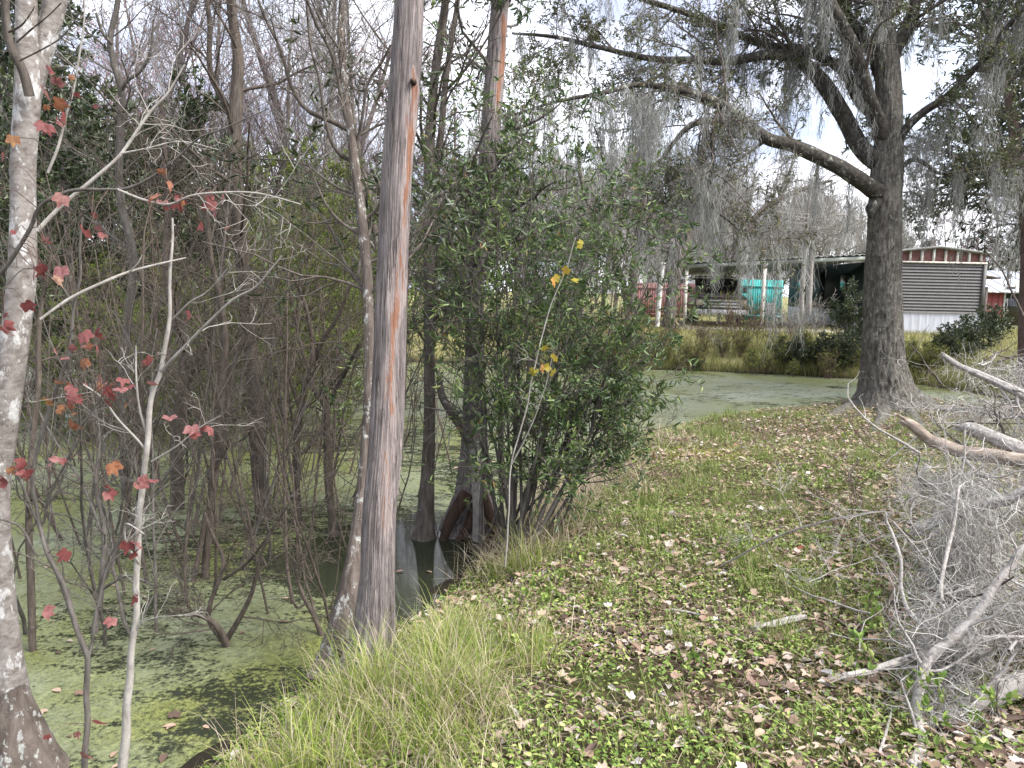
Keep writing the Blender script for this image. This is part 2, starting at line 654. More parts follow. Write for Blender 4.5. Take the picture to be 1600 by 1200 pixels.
bark_mat('cedar_bark', [(0.25, (0.06, 0.05, 0.047)), (0.42, (0.22, 0.188, 0.18)), (0.6, (0.34, 0.30, 0.29)), (0.8, (0.46, 0.42, 0.41))], 55, (1, 1, 0.07), bstr=1.0, bdist=0.03, strip='strip', crack=(40, 0.045))
bark_mat('lichen_bark', [(0.3, (0.045, 0.036, 0.03)), (0.6, (0.14, 0.115, 0.10)), (0.8, (0.22, 0.19, 0.17))], 26, (1, 1, 0.2), lichen=(26, 0.56, (0.36, 0.36, 0.34)))
bark_mat('pale_bark', [(0.3, (0.10, 0.082, 0.072)), (0.5, (0.20, 0.18, 0.165)), (0.75, (0.33, 0.305, 0.29))], 22, (1, 1, 1.5), lichen=(16, 0.54, (0.44, 0.43, 0.42)), bstr=0.7, bdist=0.008)
bark_mat('grey_bark', [(0.3, (0.05, 0.042, 0.036)), (0.55, (0.13, 0.11, 0.095)), (0.8, (0.24, 0.215, 0.19))], 30, (1, 1, 0.25), lichen=(18, 0.62, (0.27, 0.27, 0.25)))
bark_mat('oak_bark', [(0.3, (0.03, 0.026, 0.022)), (0.5, (0.16, 0.146, 0.126)), (0.7, (0.27, 0.253, 0.222)), (0.85, (0.38, 0.365, 0.325))], 20, (1, 1, 0.4), lichen=(17, 0.575, (0.31, 0.315, 0.27)), bstr=1.0, bdist=0.04, crack=(24, 0.35))
bark_mat('backlit_bark', [(0.3, (0.02, 0.018, 0.015)), (0.55, (0.065, 0.058, 0.05)), (0.8, (0.14, 0.128, 0.11))], 18, (1, 1, 1), lichen=(9, 0.575, (0.29, 0.295, 0.25)), bstr=1.0, bdist=0.03)  # oak limbs against the sky: backlit shade darkened into the bark colour
bark_mat('brown_stem', [(0.3, (0.04, 0.031, 0.026)), (0.6, (0.11, 0.09, 0.074)), (0.8, (0.2, 0.172, 0.147))], 40, (1, 1, 0.3), bdist=0.006)
bark_mat('grey_stem', [(0.3, (0.055, 0.048, 0.042)), (0.6, (0.14, 0.127, 0.114)), (0.8, (0.25, 0.235, 0.22))], 40, (1, 1, 0.3), bdist=0.006)
bark_mat('red_stem', [(0.3, (0.065, 0.043, 0.036)), (0.6, (0.14, 0.098, 0.082)), (0.8, (0.22, 0.17, 0.145))], 40, (1, 1, 0.3), bdist=0.006)
bark_mat('white_stem', [(0.3, (0.20, 0.18, 0.16)), (0.6, (0.37, 0.35, 0.32)), (0.8, (0.5, 0.49, 0.46))], 30, (1, 1, 0.6), bdist=0.004)
bark_mat('dead_wood', [(0.25, (0.09, 0.075, 0.066)), (0.45, (0.30, 0.275, 0.255)), (0.75, (0.50, 0.475, 0.45))], 34, (1, 1, 1), lichen=(24, 0.60, (0.54, 0.54, 0.51)), bstr=1.0, bdist=0.012)
bark_mat('split_log', [(0.25, (0.12, 0.09, 0.07)), (0.5, (0.29, 0.235, 0.19)), (0.75, (0.46, 0.41, 0.36))], 24, (0.3, 1, 1), bdist=0.008)
bark_mat('root_bark', [(0.3, (0.02, 0.014, 0.011)), (0.6, (0.08, 0.05, 0.036)), (0.8, (0.2, 0.12, 0.08))], 22, (1, 1, 0.2), bdist=0.02)
bark_mat('bare_twig', [(0.3, (0.19, 0.175, 0.165)), (0.7, (0.31, 0.29, 0.275))], 8, bstr=0.1)
bark_mat('bud_twig', [(0.3, (0.16, 0.13, 0.14)), (0.7, (0.27, 0.22, 0.235))], 6, bstr=0.1)

leaf_mat('myrtle_leaf', [(0, (0.03, 0.056, 0.022)), (0.55, (0.066, 0.112, 0.04)), (0.85, (0.125, 0.185, 0.065)), (0.985, (0.22, 0.27, 0.08)), (1, (0.25, 0.10, 0.05))], 0.42, 0.25, 0.4, clump=(3.0, (0.13, 0.18, 0.045), 0.55))
leaf_mat('dark_leaf', [(0, (0.018, 0.03, 0.014)), (0.6, (0.036, 0.054, 0.024)), (1, (0.07, 0.09, 0.035))], 0.4, 0.2, 0.5, clump=(1.2, (0.085, 0.105, 0.035), 0.55))
leaf_mat('oak_leaf', [(0, (0.04, 0.055, 0.028)), (0.6, (0.075, 0.098, 0.045)), (0.92, (0.13, 0.145, 0.06)), (1, (0.22, 0.14, 0.05))], 0.42, 0.3, 0.5, clump=(0.7, (0.115, 0.125, 0.04), 0.5))
leaf_mat('spring_leaf', [(0, (0.09, 0.13, 0.025)), (0.6, (0.15, 0.20, 0.04)), (1, (0.24, 0.27, 0.07))], 0.5, 0.45, 0.3)
leaf_mat('bank_leaf', [(0, (0.10, 0.14, 0.025)), (0.5, (0.21, 0.255, 0.055)), (0.85, (0.31, 0.33, 0.09)), (1, (0.26, 0.17, 0.09))], 0.55, 0.4, 0.3, clump=(1.0, (0.15, 0.11, 0.06), 0.5))
leaf_mat('red_leaf', [(0, (0.15, 0.04, 0.04)), (0.35, (0.26, 0.08, 0.075)), (0.6, (0.31, 0.15, 0.145)), (0.8, (0.34, 0.15, 0.08)), (0.93, (0.33, 0.18, 0.07)), (1, (0.38, 0.27, 0.24))], 0.5, 0.4, 0.3, mottle=(.65, 60, (0.12, 0.035, 0.03)))
leaf_mat('yellow_leaf', [(0, (0.30, 0.26, 0.04)), (0.5, (0.42, 0.34, 0.05)), (1, (0.45, 0.16, 0.07))], 0.5, 0.4, 0.3)
leaf_mat('bud', [(0, (0.27, 0.12, 0.14)), (1, (0.40, 0.20, 0.21))], 0.7, 0.3, 0.2)
leaf_mat('litter_leaf', [(0, (0.09, 0.06, 0.047)), (0.2, (0.22, 0.145, 0.11)), (0.45, (0.36, 0.255, 0.185)), (0.7, (0.42, 0.325, 0.25)), (0.92, (0.42, 0.36, 0.32)), (0.985, (0.52, 0.49, 0.48)), (1, (0.28, 0.09, 0.06))], 0.6, 0.2, 0.3)
leaf_mat('clover_leaf', [(0, (0.09, 0.16, 0.03)), (0.5, (0.19, 0.28, 0.06)), (0.8, (0.31, 0.38, 0.10)), (1, (0.42, 0.44, 0.17))], 0.55, 0.3, 0.3)
leaf_mat('green_blade', [(0, (0.08, 0.135, 0.02)), (0.5, (0.165, 0.235, 0.045)), (0.8, (0.26, 0.29, 0.085)), (1, (0.40, 0.35, 0.21))], 0.55, 0.35, 0.3)
leaf_mat('long_blade', [(0, (0.08, 0.135, 0.015)), (0.35, (0.18, 0.26, 0.035)), (0.6, (0.30, 0.35, 0.07)), (0.8, (0.42, 0.38, 0.19)), (1, (0.50, 0.44, 0.33))], 0.55, 0.35, 0.3)
leaf_mat('bank_blade', [(0, (0.10, 0.12, 0.035)), (0.5, (0.19, 0.20, 0.06)), (0.8, (0.28, 0.26, 0.10)), (1, (0.36, 0.30, 0.18))], 0.6, 0.3, 0.2)
leaf_mat('yellow_moss', [(0, (0.26, 0.26, 0.05)), (1, (0.46, 0.42, 0.09))], 0.7, 0.3, 0.2)
leaf_mat('straw', [(0, (0.20, 0.14, 0.10)), (0.5, (0.36, 0.29, 0.21)), (1, (0.5, 0.43, 0.33))], 0.6, 0.2, 0.3)
leaf_mat('moss_hang', [(0, (0.19, 0.19, 0.175)), (0.6, (0.32, 0.32, 0.30)), (1, (0.44, 0.44, 0.41))], 0.9, 0.3, 0.1)
leaf_mat('moss_far', [(0, (0.21, 0.205, 0.185)), (0.6, (0.31, 0.30, 0.275)), (1, (0.40, 0.39, 0.365))], 0.9, 0.3, 0.1)
leaf_mat('moss_fallen', [(0, (0.16, 0.15, 0.138)), (0.5, (0.40, 0.385, 0.36)), (1, (0.62, 0.60, 0.57))], 0.9, 0.2, 0.1)
leaf_mat('yard_blade', [(0, (0.12, 0.13, 0.04)), (0.5, (0.20, 0.205, 0.07)), (1, (0.32, 0.27, 0.15))], 0.6, 0.3, 0.2)

plain('siding', (0.105, 0.10, 0.10), (0.085, 0.08, 0.08), 0.6, 5)
plain('skirt', (0.52, 0.53, 0.59), (0.38, 0.39, 0.44), 0.45, 3, stretch=(6, 6, 0.4))
plain('white_paint', (0.72, 0.72, 0.70), (0.5, 0.49, 0.46), 0.5, 9)
plain('post_paint', (0.62, 0.60, 0.56), (0.36, 0.32, 0.28), 0.6, 9, stretch=(1, 1, 0.3))
plain('red_board', (0.20, 0.085, 0.075), (0.10, 0.045, 0.04), 0.7, 8)
plain('roof_metal', (0.17, 0.175, 0.17), (0.10, 0.10, 0.095), 0.5, 6)
plain('roof_under', (0.34, 0.37, 0.35), (0.24, 0.26, 0.25), 0.6, 4)
plain('rust_edge', (0.14, 0.11, 0.09), (0.06, 0.05, 0.045), 0.8, 10)
plain('teal_paint', (0.02, 0.32, 0.31), (0.03, 0.22, 0.21), 0.65, 2.2, stretch=(1, 1, .4))
plain('shaded_teal', (0.005, 0.017, 0.018), (0.004, 0.011, 0.012), 0.6, 3)  # teal wall under the carport, its shade put into the colour
plain('red_fence', (0.24, 0.10, 0.10), (0.15, 0.07, 0.07), 0.7, 2.5, stretch=(1, 1, .3))
plain('red_wall', (0.27, 0.06, 0.055), (0.16, 0.04, 0.035), 0.6, 4)
plain('white_roof', (0.55, 0.58, 0.62), (0.36, 0.37, 0.39), 0.5, 2.5, stretch=(3, .5, 1))
plain('deck_wood', (0.10, 0.085, 0.075), (0.055, 0.045, 0.04), 0.8, 10)
plain('truck_paint', (0.045, 0.04, 0.04), (0.032, 0.028, 0.028), 0.3, 4, spec=0.6)
plain('truck_hood', (0.20, 0.19, 0.21), (0.13, 0.125, 0.14), 0.4, 5, spec=0.6)
plain('chrome', (0.72, 0.72, 0.74), (0.5, 0.5, 0.52), 0.3, 6, metal=0.15)
plain('lamp_glass', (0.6, 0.5, 0.42), (0.45, 0.36, 0.3), 0.15, 8)
plain('glass', (0.02, 0.022, 0.025), (0.015, 0.016, 0.018), 0.08, 3, spec=0.6)
plain('tyre', (0.02, 0.02, 0.02), None, 0.8, 10)
plain('plastic_white', (0.75, 0.75, 0.75), (0.62, 0.62, 0.62), 0.4, 4)
plain('concrete', (0.42, 0.40, 0.37), (0.30, 0.28, 0.26), 0.9, 6)
plain('shed_wall', (0.66, 0.68, 0.72), (0.52, 0.54, 0.58), 0.6, 3)

# ------------------------------------------------------------------ the lie of the land
WZ = -0.25
g2 = lambda x, y: tuple(G(x, y, WZ)[:2])
near_shore = [(-30, 0.6), (-3.4, 1.2), (-1.75, 1.9), g2(330, 1190), g2(430, 1095), g2(520, 1060), g2(625, 985), g2(690, 925), g2(745, 880), g2(770, 850),
              g2(880, 740), g2(960, 695), g2(1040, 668), g2(1130, 655), g2(1250, 646), g2(1330, 645), g2(1400, 642), g2(1490, 650)]
far_shore = [(9.2, 13.6), (9.6, 15.2), g2(1460, 604), g2(1390, 594), g2(1300, 590), g2(1200, 584), g2(1080, 579), g2(960, 576), (-2, 19.5), (-8, 22), (-18, 23), (-32, 20)]
POND = np.array(near_shore + far_shore)


def sdist(x, y):
    """signed distance to the shoreline, negative in the pond"""
    x = np.asarray(x, float)
    y = np.asarray(y, float)
    best = np.full(x.shape, 1e9)
    ins = np.zeros(x.shape, bool)
    n = len(POND)
    for i in range(n):
        ax, ay = POND[i]
        bx, by = POND[(i + 1) % n]
        ex, ey = bx - ax, by - ay
        t = np.clip(((x - ax) * ex + (y - ay) * ey) / (ex * ex + ey * ey), 0, 1)
        best = np.minimum(best, np.hypot(x - ax - t * ex, y - ay - t * ey))
        c = (ay > y) != (by > y)
        with np.errstate(divide='ignore', invalid='ignore'):
            xi = ax + (y - ay) / (by - ay if by != ay else 1e-9) * ex
        ins ^= c & (x < xi)
    return np.where(ins, -best, best)


def sst(a, b, x):
    t = np.clip((x - a) / (b - a), 0, 1)
    return t * t * (3 - 2 * t)


OAK = G(1385, 630, 0.0)


def hgt(x, y):
    x = np.asarray(x, float)
    y = np.asarray(y, float)
    s = sdist(x, y)
    far = sst(11.5, 15.0, y)
    h = WZ + np.where(s > 0, 0.25 * sst(0, 0.9, s) + far * (0.16 * sst(0, 0.8, s) + 0.22 * sst(0.5, 9, s)), -0.55 * sst(0, 1.6, -s))
    p = np.stack([x, y, x * 0], -1)
    h = h + 0.03 * wav(p, 1.3, 3, 5) * sst(0.2, 1.5, s) + 0.012 * wav(p, 5.0, 8, 6)
    h = h + 0.12 * np.exp(-((x - OAK[0]) ** 2 + (y - OAK[1]) ** 2) / 1.6)
    return h


def gh(x, y):
    return float(hgt(np.array([x]), np.array([y]))[0])


def on_ground(px, py):
    z = 0.0
    for _ in range(6):
        p = G(px, py, z)
        z = gh(p[0], p[1])
    return np.array([p[0], p[1], z])


def graded(lo, hi, c, fine, n, k):
    t = np.linspace(-1, 1, n)
    a = np.sinh(k * t) / np.sinh(k)
    return np.where(a < 0, c + a * (c - lo), c + a * (hi - c))


gx = graded(-400, 400, 1.5, 0.1, 330, 6.5)
gy = graded(-40, 600, 4.5, 0.1, 330, 6.5)
X, Y = np.meshgrid(gx, gy)
Z = hgt(X, Y)
nx, ny = len(gx), len(gy)
ii, jj = np.meshgrid(np.arange(nx - 1), np.arange(ny - 1))
k0 = (jj * nx + ii).ravel()
gg = Geo()
gg.add(np.stack([X, Y, Z], -1).reshape(-1, 3), np.stack([k0, k0 + 1, k0 + 1 + nx, k0 + nx], 1))

m, nt, b, o = new_mat('ground')
lit = ramp(nt, [(0.35, (0.025, 0.017, 0.013)), (0.5, (0.075, 0.052, 0.038)), (0.7, (0.19, 0.14, 0.10))], noise(nt, 22, 8, rough=0.7))
grs = ramp(nt, [(0.35, (0.025, 0.028, 0.011)), (0.55, (0.075, 0.08, 0.028)), (0.75, (0.17, 0.155, 0.075))], noise(nt, 30, 8, rough=0.75))
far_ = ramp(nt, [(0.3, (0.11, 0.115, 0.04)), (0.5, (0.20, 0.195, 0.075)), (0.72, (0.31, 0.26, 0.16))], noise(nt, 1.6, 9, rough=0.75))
tc = nt.nodes.new('ShaderNodeTexCoord')
sx = nt.nodes.new('ShaderNodeSeparateXYZ')
nt.links.new(tc.outputs['Object'], sx.inputs['Vector'])
c = mixc(nt, ramp(nt, [(0.42, (0, 0, 0)), (0.6, (1, 1, 1))], noise(nt, 0.9, 4)), lit, grs)
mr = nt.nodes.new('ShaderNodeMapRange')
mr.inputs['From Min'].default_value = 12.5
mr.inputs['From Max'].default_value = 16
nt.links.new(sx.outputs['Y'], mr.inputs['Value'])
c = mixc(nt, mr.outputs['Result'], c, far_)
mr2 = nt.nodes.new('ShaderNodeMapRange')
mr2.inputs['From Min'].default_value = -0.24
mr2.inputs['From Max'].default_value = -0.06
nt.links.new(sx.outputs['Z'], mr2.inputs['Value'])
c = mixc(nt, mr2.outputs['Result'], (0.03, 0.024, 0.018), c)
nt.links.new(c, b.inputs['Base Color'])
b.inputs['Roughness'].default_value = 0.95
b.inputs['Specular IOR Level'].default_value = 0.1
bump(nt, b, noise(nt, 40, 8, rough=0.75), 0.9, 0.03)
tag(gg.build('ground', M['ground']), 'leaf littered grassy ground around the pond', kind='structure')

# pond water: duckweed film with open glossy patches
m, nt, b, o = new_mat('duckweed_water')
f1 = noise(nt, 0.55, 6, (1, 1.3, 1), 0.6, dist=0.8)
f2 = noise(nt, 5.0, 8, (1, 1.8, 1), 0.72, dist=0.5)
f3 = noise(nt, 160, 3, rough=0.6)
f4 = noise(nt, 45, 5, rough=0.7)
cov = math_(nt, 'ADD', math_(nt, 'MULTIPLY', f1, 0.45), math_(nt, 'MULTIPLY', f2, 0.55))
cov = math_(nt, 'ADD', cov, math_(nt, 'MULTIPLY', f4, 0.45))
wtc = nt.nodes.new('ShaderNodeTexCoord')
for (cx_, cy_, r_, am) in ((*G(700, 880, WZ)[:2], 1.3, 0.28), (*G(360, 1090, WZ)[:2], 0.5, 0.09), (*G(640, 700, WZ)[:2], 2.0, 0.10), (*G(505, 850, WZ)[:2], 1.7, 0.11)):   # open water
    vd = nt.nodes.new('ShaderNodeVectorMath')
    vd.operation = 'DISTANCE'
    nt.links.new(wtc.outputs['Object'], vd.inputs[0])
    vd.inputs[1].default_value = (cx_, cy_, WZ)
    mrw = nt.nodes.new('ShaderNodeMapRange')
    mrw.inputs['From Min'].default_value = r_ * .25
    mrw.inputs['From Max'].default_value = r_
    mrw.inputs['To Min'].default_value = am
    mrw.inputs['To Max'].default_value = 0
    nt.links.new(vd.outputs['Value'], mrw.inputs['Value'])
    cov = math_(nt, 'SUBTRACT', cov, mrw.outputs['Result'])
mask = ramp(nt, [(0.62, (0, 0, 0)), (0.70, (1, 1, 1))], cov)
weed = ramp(nt, [(0.40, (0.022, 0.026, 0.01)), (0.46, (0.075, 0.085, 0.024)), (0.53, (0.145, 0.16, 0.048)), (0.63, (0.27, 0.285, 0.10))], math_(nt, 'ADD', math_(nt, 'MULTIPLY', f3, 0.55), math_(nt, 'MULTIPLY', f4, 0.45)))
scum = ramp(nt, [(0.35, (0.09, 0.105, 0.065)), (0.65, (0.25, 0.275, 0.18))], noise(nt, 30, 6, rough=0.7))
weed = mixc(nt, ramp(nt, [(0.40, (0, 0, 0)), (0.62, (0.9,) * 3)], noise(nt, 0.8, 4, loc=(4, 1, 0))), weed, scum)
nt.links.new(weed, b.inputs['Base Color'])
b.inputs['Roughness'].default_value = 0.38
b.inputs['Specular IOR Level'].default_value = 0.5
bump(nt, b, math_(nt, 'ADD', f4, math_(nt, 'MULTIPLY', f2, .8)), 0.6, 0.012)
b2 = nt.nodes.new('ShaderNodeBsdfPrincipled')
b2.inputs['Base Color'].default_value = (0.022, 0.026, 0.016, 1)
b2.inputs['Roughness'].default_value = 0.06
b2.inputs['IOR'].default_value = 1.33
bump(nt, b2, noise(nt, 6, 3), 0.05, 0.01)
mx = nt.nodes.new('ShaderNodeMixShader')
nt.links.new(mask, mx.inputs['Fac'])
nt.links.new(b2.outputs['BSDF'], mx.inputs[1])
nt.links.new(b.outputs['BSDF'], mx.inputs[2])
nt.links.new(mx.outputs['Shader'], o.inputs['Surface'])
wg = Geo()
wg.add([(-60, 0.2, WZ), (14, 0.2, WZ), (14, 26, WZ), (-60, 26, WZ)], [(0, 1, 2, 3)])
tag(wg.build('pond_water', M['duckweed_water'], smooth=False), 'pond water under a skin of green duckweed', kind='structure')

# ------------------------------------------------------------------ front tree pair at the water's edge
rng = np.random.RandomState(11)


def side_branches(rng, pts, rad, n, t0, t1, Lr, c, geo, gro=None, bias=None, r0=0.35):
    g = Growth()
    m_ = len(pts)
    for _ in range(n):
        t = rng.uniform(t0, t1) * (m_ - 2)
        i = int(t)
        p = pts[i] + (pts[i + 1] - pts[i]) * (t - i)
        tn = nrm(pts[i + 1] - pts[i])
        a = rng.normal(0, 1, 3)
        if bias is not None:
            a = a + np.asarray(bias) * 1.0
        a -= (a @ tn) * tn
        a = nrm(a)
        ang = R_(rng.uniform(35, 75))
        d = tn * math.cos(ang) + a * math.sin(ang)
        grow(rng, g, p, d, rng.uniform(*Lr), max(c['rmin'], rad[i] * r0), 0, c)
    if geo is not None:
        growth_mesh(geo, g, [6, 4, 3])
    return g


TWIG = dict(seg=[7, 5, 4], wob=[0.16, 0.2, 0.2], up=[0.04, 0.03, 0.0], end=[0.35, 0.35, 0.4], max=2, nb=[7, 4, 0], t0=[0.2, 0.2, 0],
            ang=[(30, 70), (30, 70), (0, 0)], lr=[(0.35, 0.6), (0.4, 0.7), (0, 0)], rr=[0.55, 0.6, 0.6], rmin=0.0018)

# the cedar trunk with the peeled orange strip
ceda = thing('cedar_tree', 'thick straight grey trunk with peeled orange strip, in front at the water edge', 'tree', tuple(P(575, 1050, 3.25)))
base_off = np.array(ceda.location)
mp_ = [(568, 1130, 122), (572, 1075, 108), (578, 1040, 92), (585, 985, 66), (590, 900, 55), (593, 800, 53), (602, 700, 53), (608, 560, 52), (613, 420, 49), (620, 270, 47), (632, 133, 49), (640, 0, 46), (648, -160, 42), (655, -420, 36)]
pts, rad = px_path(mp_, 3.25, 3.4)
strip_c = np.array([(645, 100), (647, 140), (643, 200), (637, 270), (631, 330), (627, 400), (621, 470), (613, 530), (609, 600), (606, 700), (600, 800), (596, 900)], float)
strip_w = np.array([2, 9, 10, 10, 7, 10, 12, 8, 13, 16, 14, 6], float)
strip_s = np.array([0.9, 1.15, 1.0, 1.1, 0.85, 0.9, 1.15, 1.0, 0.72, 0.75, 0.68, 0.4], float)


def strip_attr(v):
    q = (v - CAMN) @ ROTN
    x = 800 + FPX * q[:, 0] / -q[:, 2]
    y = 600 - FPX * q[:, 1] / -q[:, 2]
    cx = np.interp(y, strip_c[:, 1], strip_c[:, 0])
    w = np.interp(y, strip_c[:, 1], strip_w)
    s = np.interp(y, strip_c[:, 1], strip_s, left=0, right=0)
    front = v[:, 1] < np.interp(y, [-500, 1100], [3.42, 3.28])
    return s * np.exp(-((x - cx) / np.maximum(w, 1)) ** 2) * front


ge_ = Geo()
pts, rad = trunk_mesh(ge_, pts - base_off, rad, 190, 220, ridge=0.03, lump=0.035, fiss=0.035, fk=(17, 25, 37, 51), flute=0.25, flute_h=0.25, flute_n=5, seed=1)
ge_.attr = [strip_attr(np.concatenate(ge_.v[:1]) + base_off)] + ge_.attr[1:]
ge_.build('trunk', M['cedar_bark'], ceda, attr='strip')
gb = Geo()
for (kx, ky, ks) in ((645, 127, 0.011),):      # knots
    p = P(kx, ky, 3.30) - base_off
    a = np.linspace(0, 2 * np.pi, 9)
    tubes(gb, np.array([[p + np.array([0, 0.02, 0]), p + np.array([0, -0.012, 0.0]), p + np.array([0, -0.024, -0.004])]]), np.array([[ks * 1.3, ks, ks * .35]]), 9)
gb.build('knot', M['root_bark'], ceda)

# the thinner lichen covered tree fused behind its left side
lich = thing('lichen_tree', 'slim dark tree with white lichen leaning behind left side of the peeled trunk', 'tree', tuple(P(512, 1050, 3.35)))
bo = np.array(lich.location)
lp = [(505, 1075, 66), (515, 1035, 46), (532, 975, 36), (548, 900, 28), (560, 820, 22), (570, 720, 18), (577, 600, 16), (576, 500, 16), (572, 410, 17), (560, 300, 15), (547, 200, 13), (538, 130, 12), (533, 60, 12), (536, 0, 12), (545, -140, 10)]
pts, rad = px_path(lp, 3.35, 4.6)
ge_ = Geo()
pts, rad = trunk_mesh(ge_, pts - bo, rad, 130, 64, ridge=0.05, lump=0.05, fiss=.04, fk=(7, 11, 17, 23), flute=0.2, flute_h=0.2, seed=2)
ge_.build('trunk', M['lichen_bark'], lich)
gl = Geo()
tl = []
for br in ([(549, 205, 9), (520, 190, 8), (480, 172, 7), (455, 135, 6), (440, 80, 5), (415, 30, 5), (400, -10, 4)],
           [(546, 250, 7), (525, 235, 6), (508, 190, 5), (500, 130, 4), (485, 70, 4), (478, -5, 3)],
           [(552, 250, 6), (565, 190, 5), (575, 130, 4), (598, 95, 4), (610, 70, 3)],
           [(541, 190, 6), (520, 90, 5), (495, 40, 5), (480, 0, 4)]):
    pp, rr = px_path(br, 4.25, 4.1)
    pp, rr = smooth_path(pp - bo, rr, 16)
    tl.append((pp, rr))
tube_list(gl, tl, 7)
g = Growth()
for pp, rr in tl:
    gs = side_branches(rng, pp, rr, 7, 0.3, 1.0, (0.2, 0.6), TWIG, gl)
gs = side_branches(rng, pts[50:], rad[50:], 14, 0, 0.9, (0.3, 0.9), TWIG, gl)
gl.build('crown', M['grey_bark'], lich)
gf = Geo()
twig_leaves(gf, gs, 1.6, (0.05, 0.08), 0.26, rng)
gf.build('foliage', M['dark_leaf'], lich)

# ------------------------------------------------------------------ pale tree at the left edge
pale = thing('pale_tree', 'whitish spotted tree trunk at the left edge forking near the top', 'tree', tuple(P(35, 1190, 2.75)))
bo = np.array(pale.location)
pp, rr = px_path([(38, 1215, 92), (30, 1165, 70), (18, 1100, 56), (6, 1010, 46), (-3, 900, 42), (-7, 770, 40), (9, 640, 39), (23, 530, 39), (35, 430, 39), (37, 330, 36), (37, 250, 36), (43, 150, 38), (42, 90, 33), (41, 0, 30), (38, -200, 28)], 2.75, 3.0)
ge_ = Geo()
pts, rad = trunk_mesh(ge_, pp - bo, rr, 120, 36, ridge=0.02, lump=0.05, seed=3)
ge_.build('trunk', M['pale_bark'], pale)
ge_ = Geo()
pp, rr = px_path([(46, 165, 28), (60, 105, 31), (74, 55, 32), (88, 0, 34), (100, -60, 32), (125, -200, 26)], 2.98, 3.1)
trunk_mesh(ge_, pp - bo, rr, 30, 24, ridge=0.02, lump=0.05, seed=4)
ge_.build('limb', M['pale_bark'], pale)
ge_ = Geo()
pp, rr = px_path([(46, 150, 15), (36, 112, 14), (16, 70, 13), (9, 30, 12), (8, -20, 12)], 2.88, 2.8)
trunk_mesh(ge_, pp - bo, rr, 24, 14, ridge=0.02, lump=0.04, seed=5)
tl = []
for br in ([(14, 50, 4), (35, 38, 3), (55, 10, 2)], [(26, 66, 3), (50, 45, 3), (75, 25, 2), (95, 5, 2)], [(30, 95, 3), (70, 75, 2.5), (100, 55, 2), (125, 20, 1.5)]):
    a_, b_ = px_path(br, 2.8, 2.7)
    tl.append(smooth_path(a_ - bo, b_, 8))
tube_list(ge_, tl, 5)
ge_.build('limb', M['grey_bark'], pale)
gm = Geo()
gr_ = np.random.RandomState(5)
pp, rr = px_path([(42, 1225, 122), (36, 1180, 88), (26, 1130, 66), (14, 1075, 44)], 2.755, 2.77)
trunk_mesh(gm, pp - bo, rr, 26, 36, ridge=0.06, lump=0.04, flute=0.12, flute_h=0.15, seed=3)
gm.build('root_flare', M['lichen_bark'], pale)

# ------------------------------------------------------------------ maple saplings in front with red leaves
def sapling(name, label, paths, d, mats, leafspots, twig_n, seed, leafsize=(0.04, 0.068), cat='sapling', thin=0.72):
    rg = np.random.RandomState(seed)
    p0 = P(paths[0][0][0][0], paths[0][0][0][1], paths[0][1])
    t = thing(name, label, cat, tuple(p0))
    first = True
    allp = []
    for (br, d0, d1) in paths:
        a_, b_ = px_path(br, d0, d1)
        b_ = b_ * thin
        a_, b_ = smooth_path(a_ - p0, b_, 8 * len(br))
        a_ = a_ + wav(a_ + seed, 9, 0, 5)[:, None] * 0.004
        geo = Geo()
        tubes(geo, a_[None], b_[None], 10)
        allp.append((a_, b_))
        if not first and twig_n:
            side_branches(rg, a_, b_, twig_n, 0.2, 1.0, (0.10, 0.35), dict(TWIG, nb=[3, 2, 0], rmin=0.0011), geo, r0=0.4)
        geo.build('stem' if first else 'branch', M[mats[0] if first else mats[1]], t)
        first = False
    if leafspots:
        gf = Geo()
        ps, ds = [], []
        gp = Geo()
        tl = []
        for (x, y, n) in leafspots:
            c = P(x, y, d + rg.uniform(-0.06, 0.06)) - p0
            for _ in range(n + (1 if n > 1 else 0)):
                q = c + rg.normal(0, 0.024, 3)
                dr = nrm(rg.normal(0, 1, 3) + np.array([0.1, -0.2, -0.7]))
                ps.append(q)
                ds.append(dr)
                # petiole to the nearest stem
                best, bq = 9, None
                for a_, b_ in allp:
                    k = np.argmin(((a_ - q) ** 2).sum(1))
                    dd = np.linalg.norm(a_[k] - q)
                    if dd < best:
                        best, bq = dd, a_[k]
                if best < 0.4:
                    mid = (q + bq) / 2 + np.array([0, 0, 0.02])
                    tl.append((np.array([bq, mid, q]), np.array([0.0016, 0.0012, 0.0009])))
        maple_leaves(gf, np.array(ps), np.array(ds), rg.uniform(leafsize[0] * .6, leafsize[1] * 1.05, len(ps)) * 1.08, rg)
        gf.build('foliage', M['red_leaf'], t)
        if tl:
            tube_list(gp, tl, 4)
            gp.build('leaf_stalk', M['red_stem'], t)
    return t


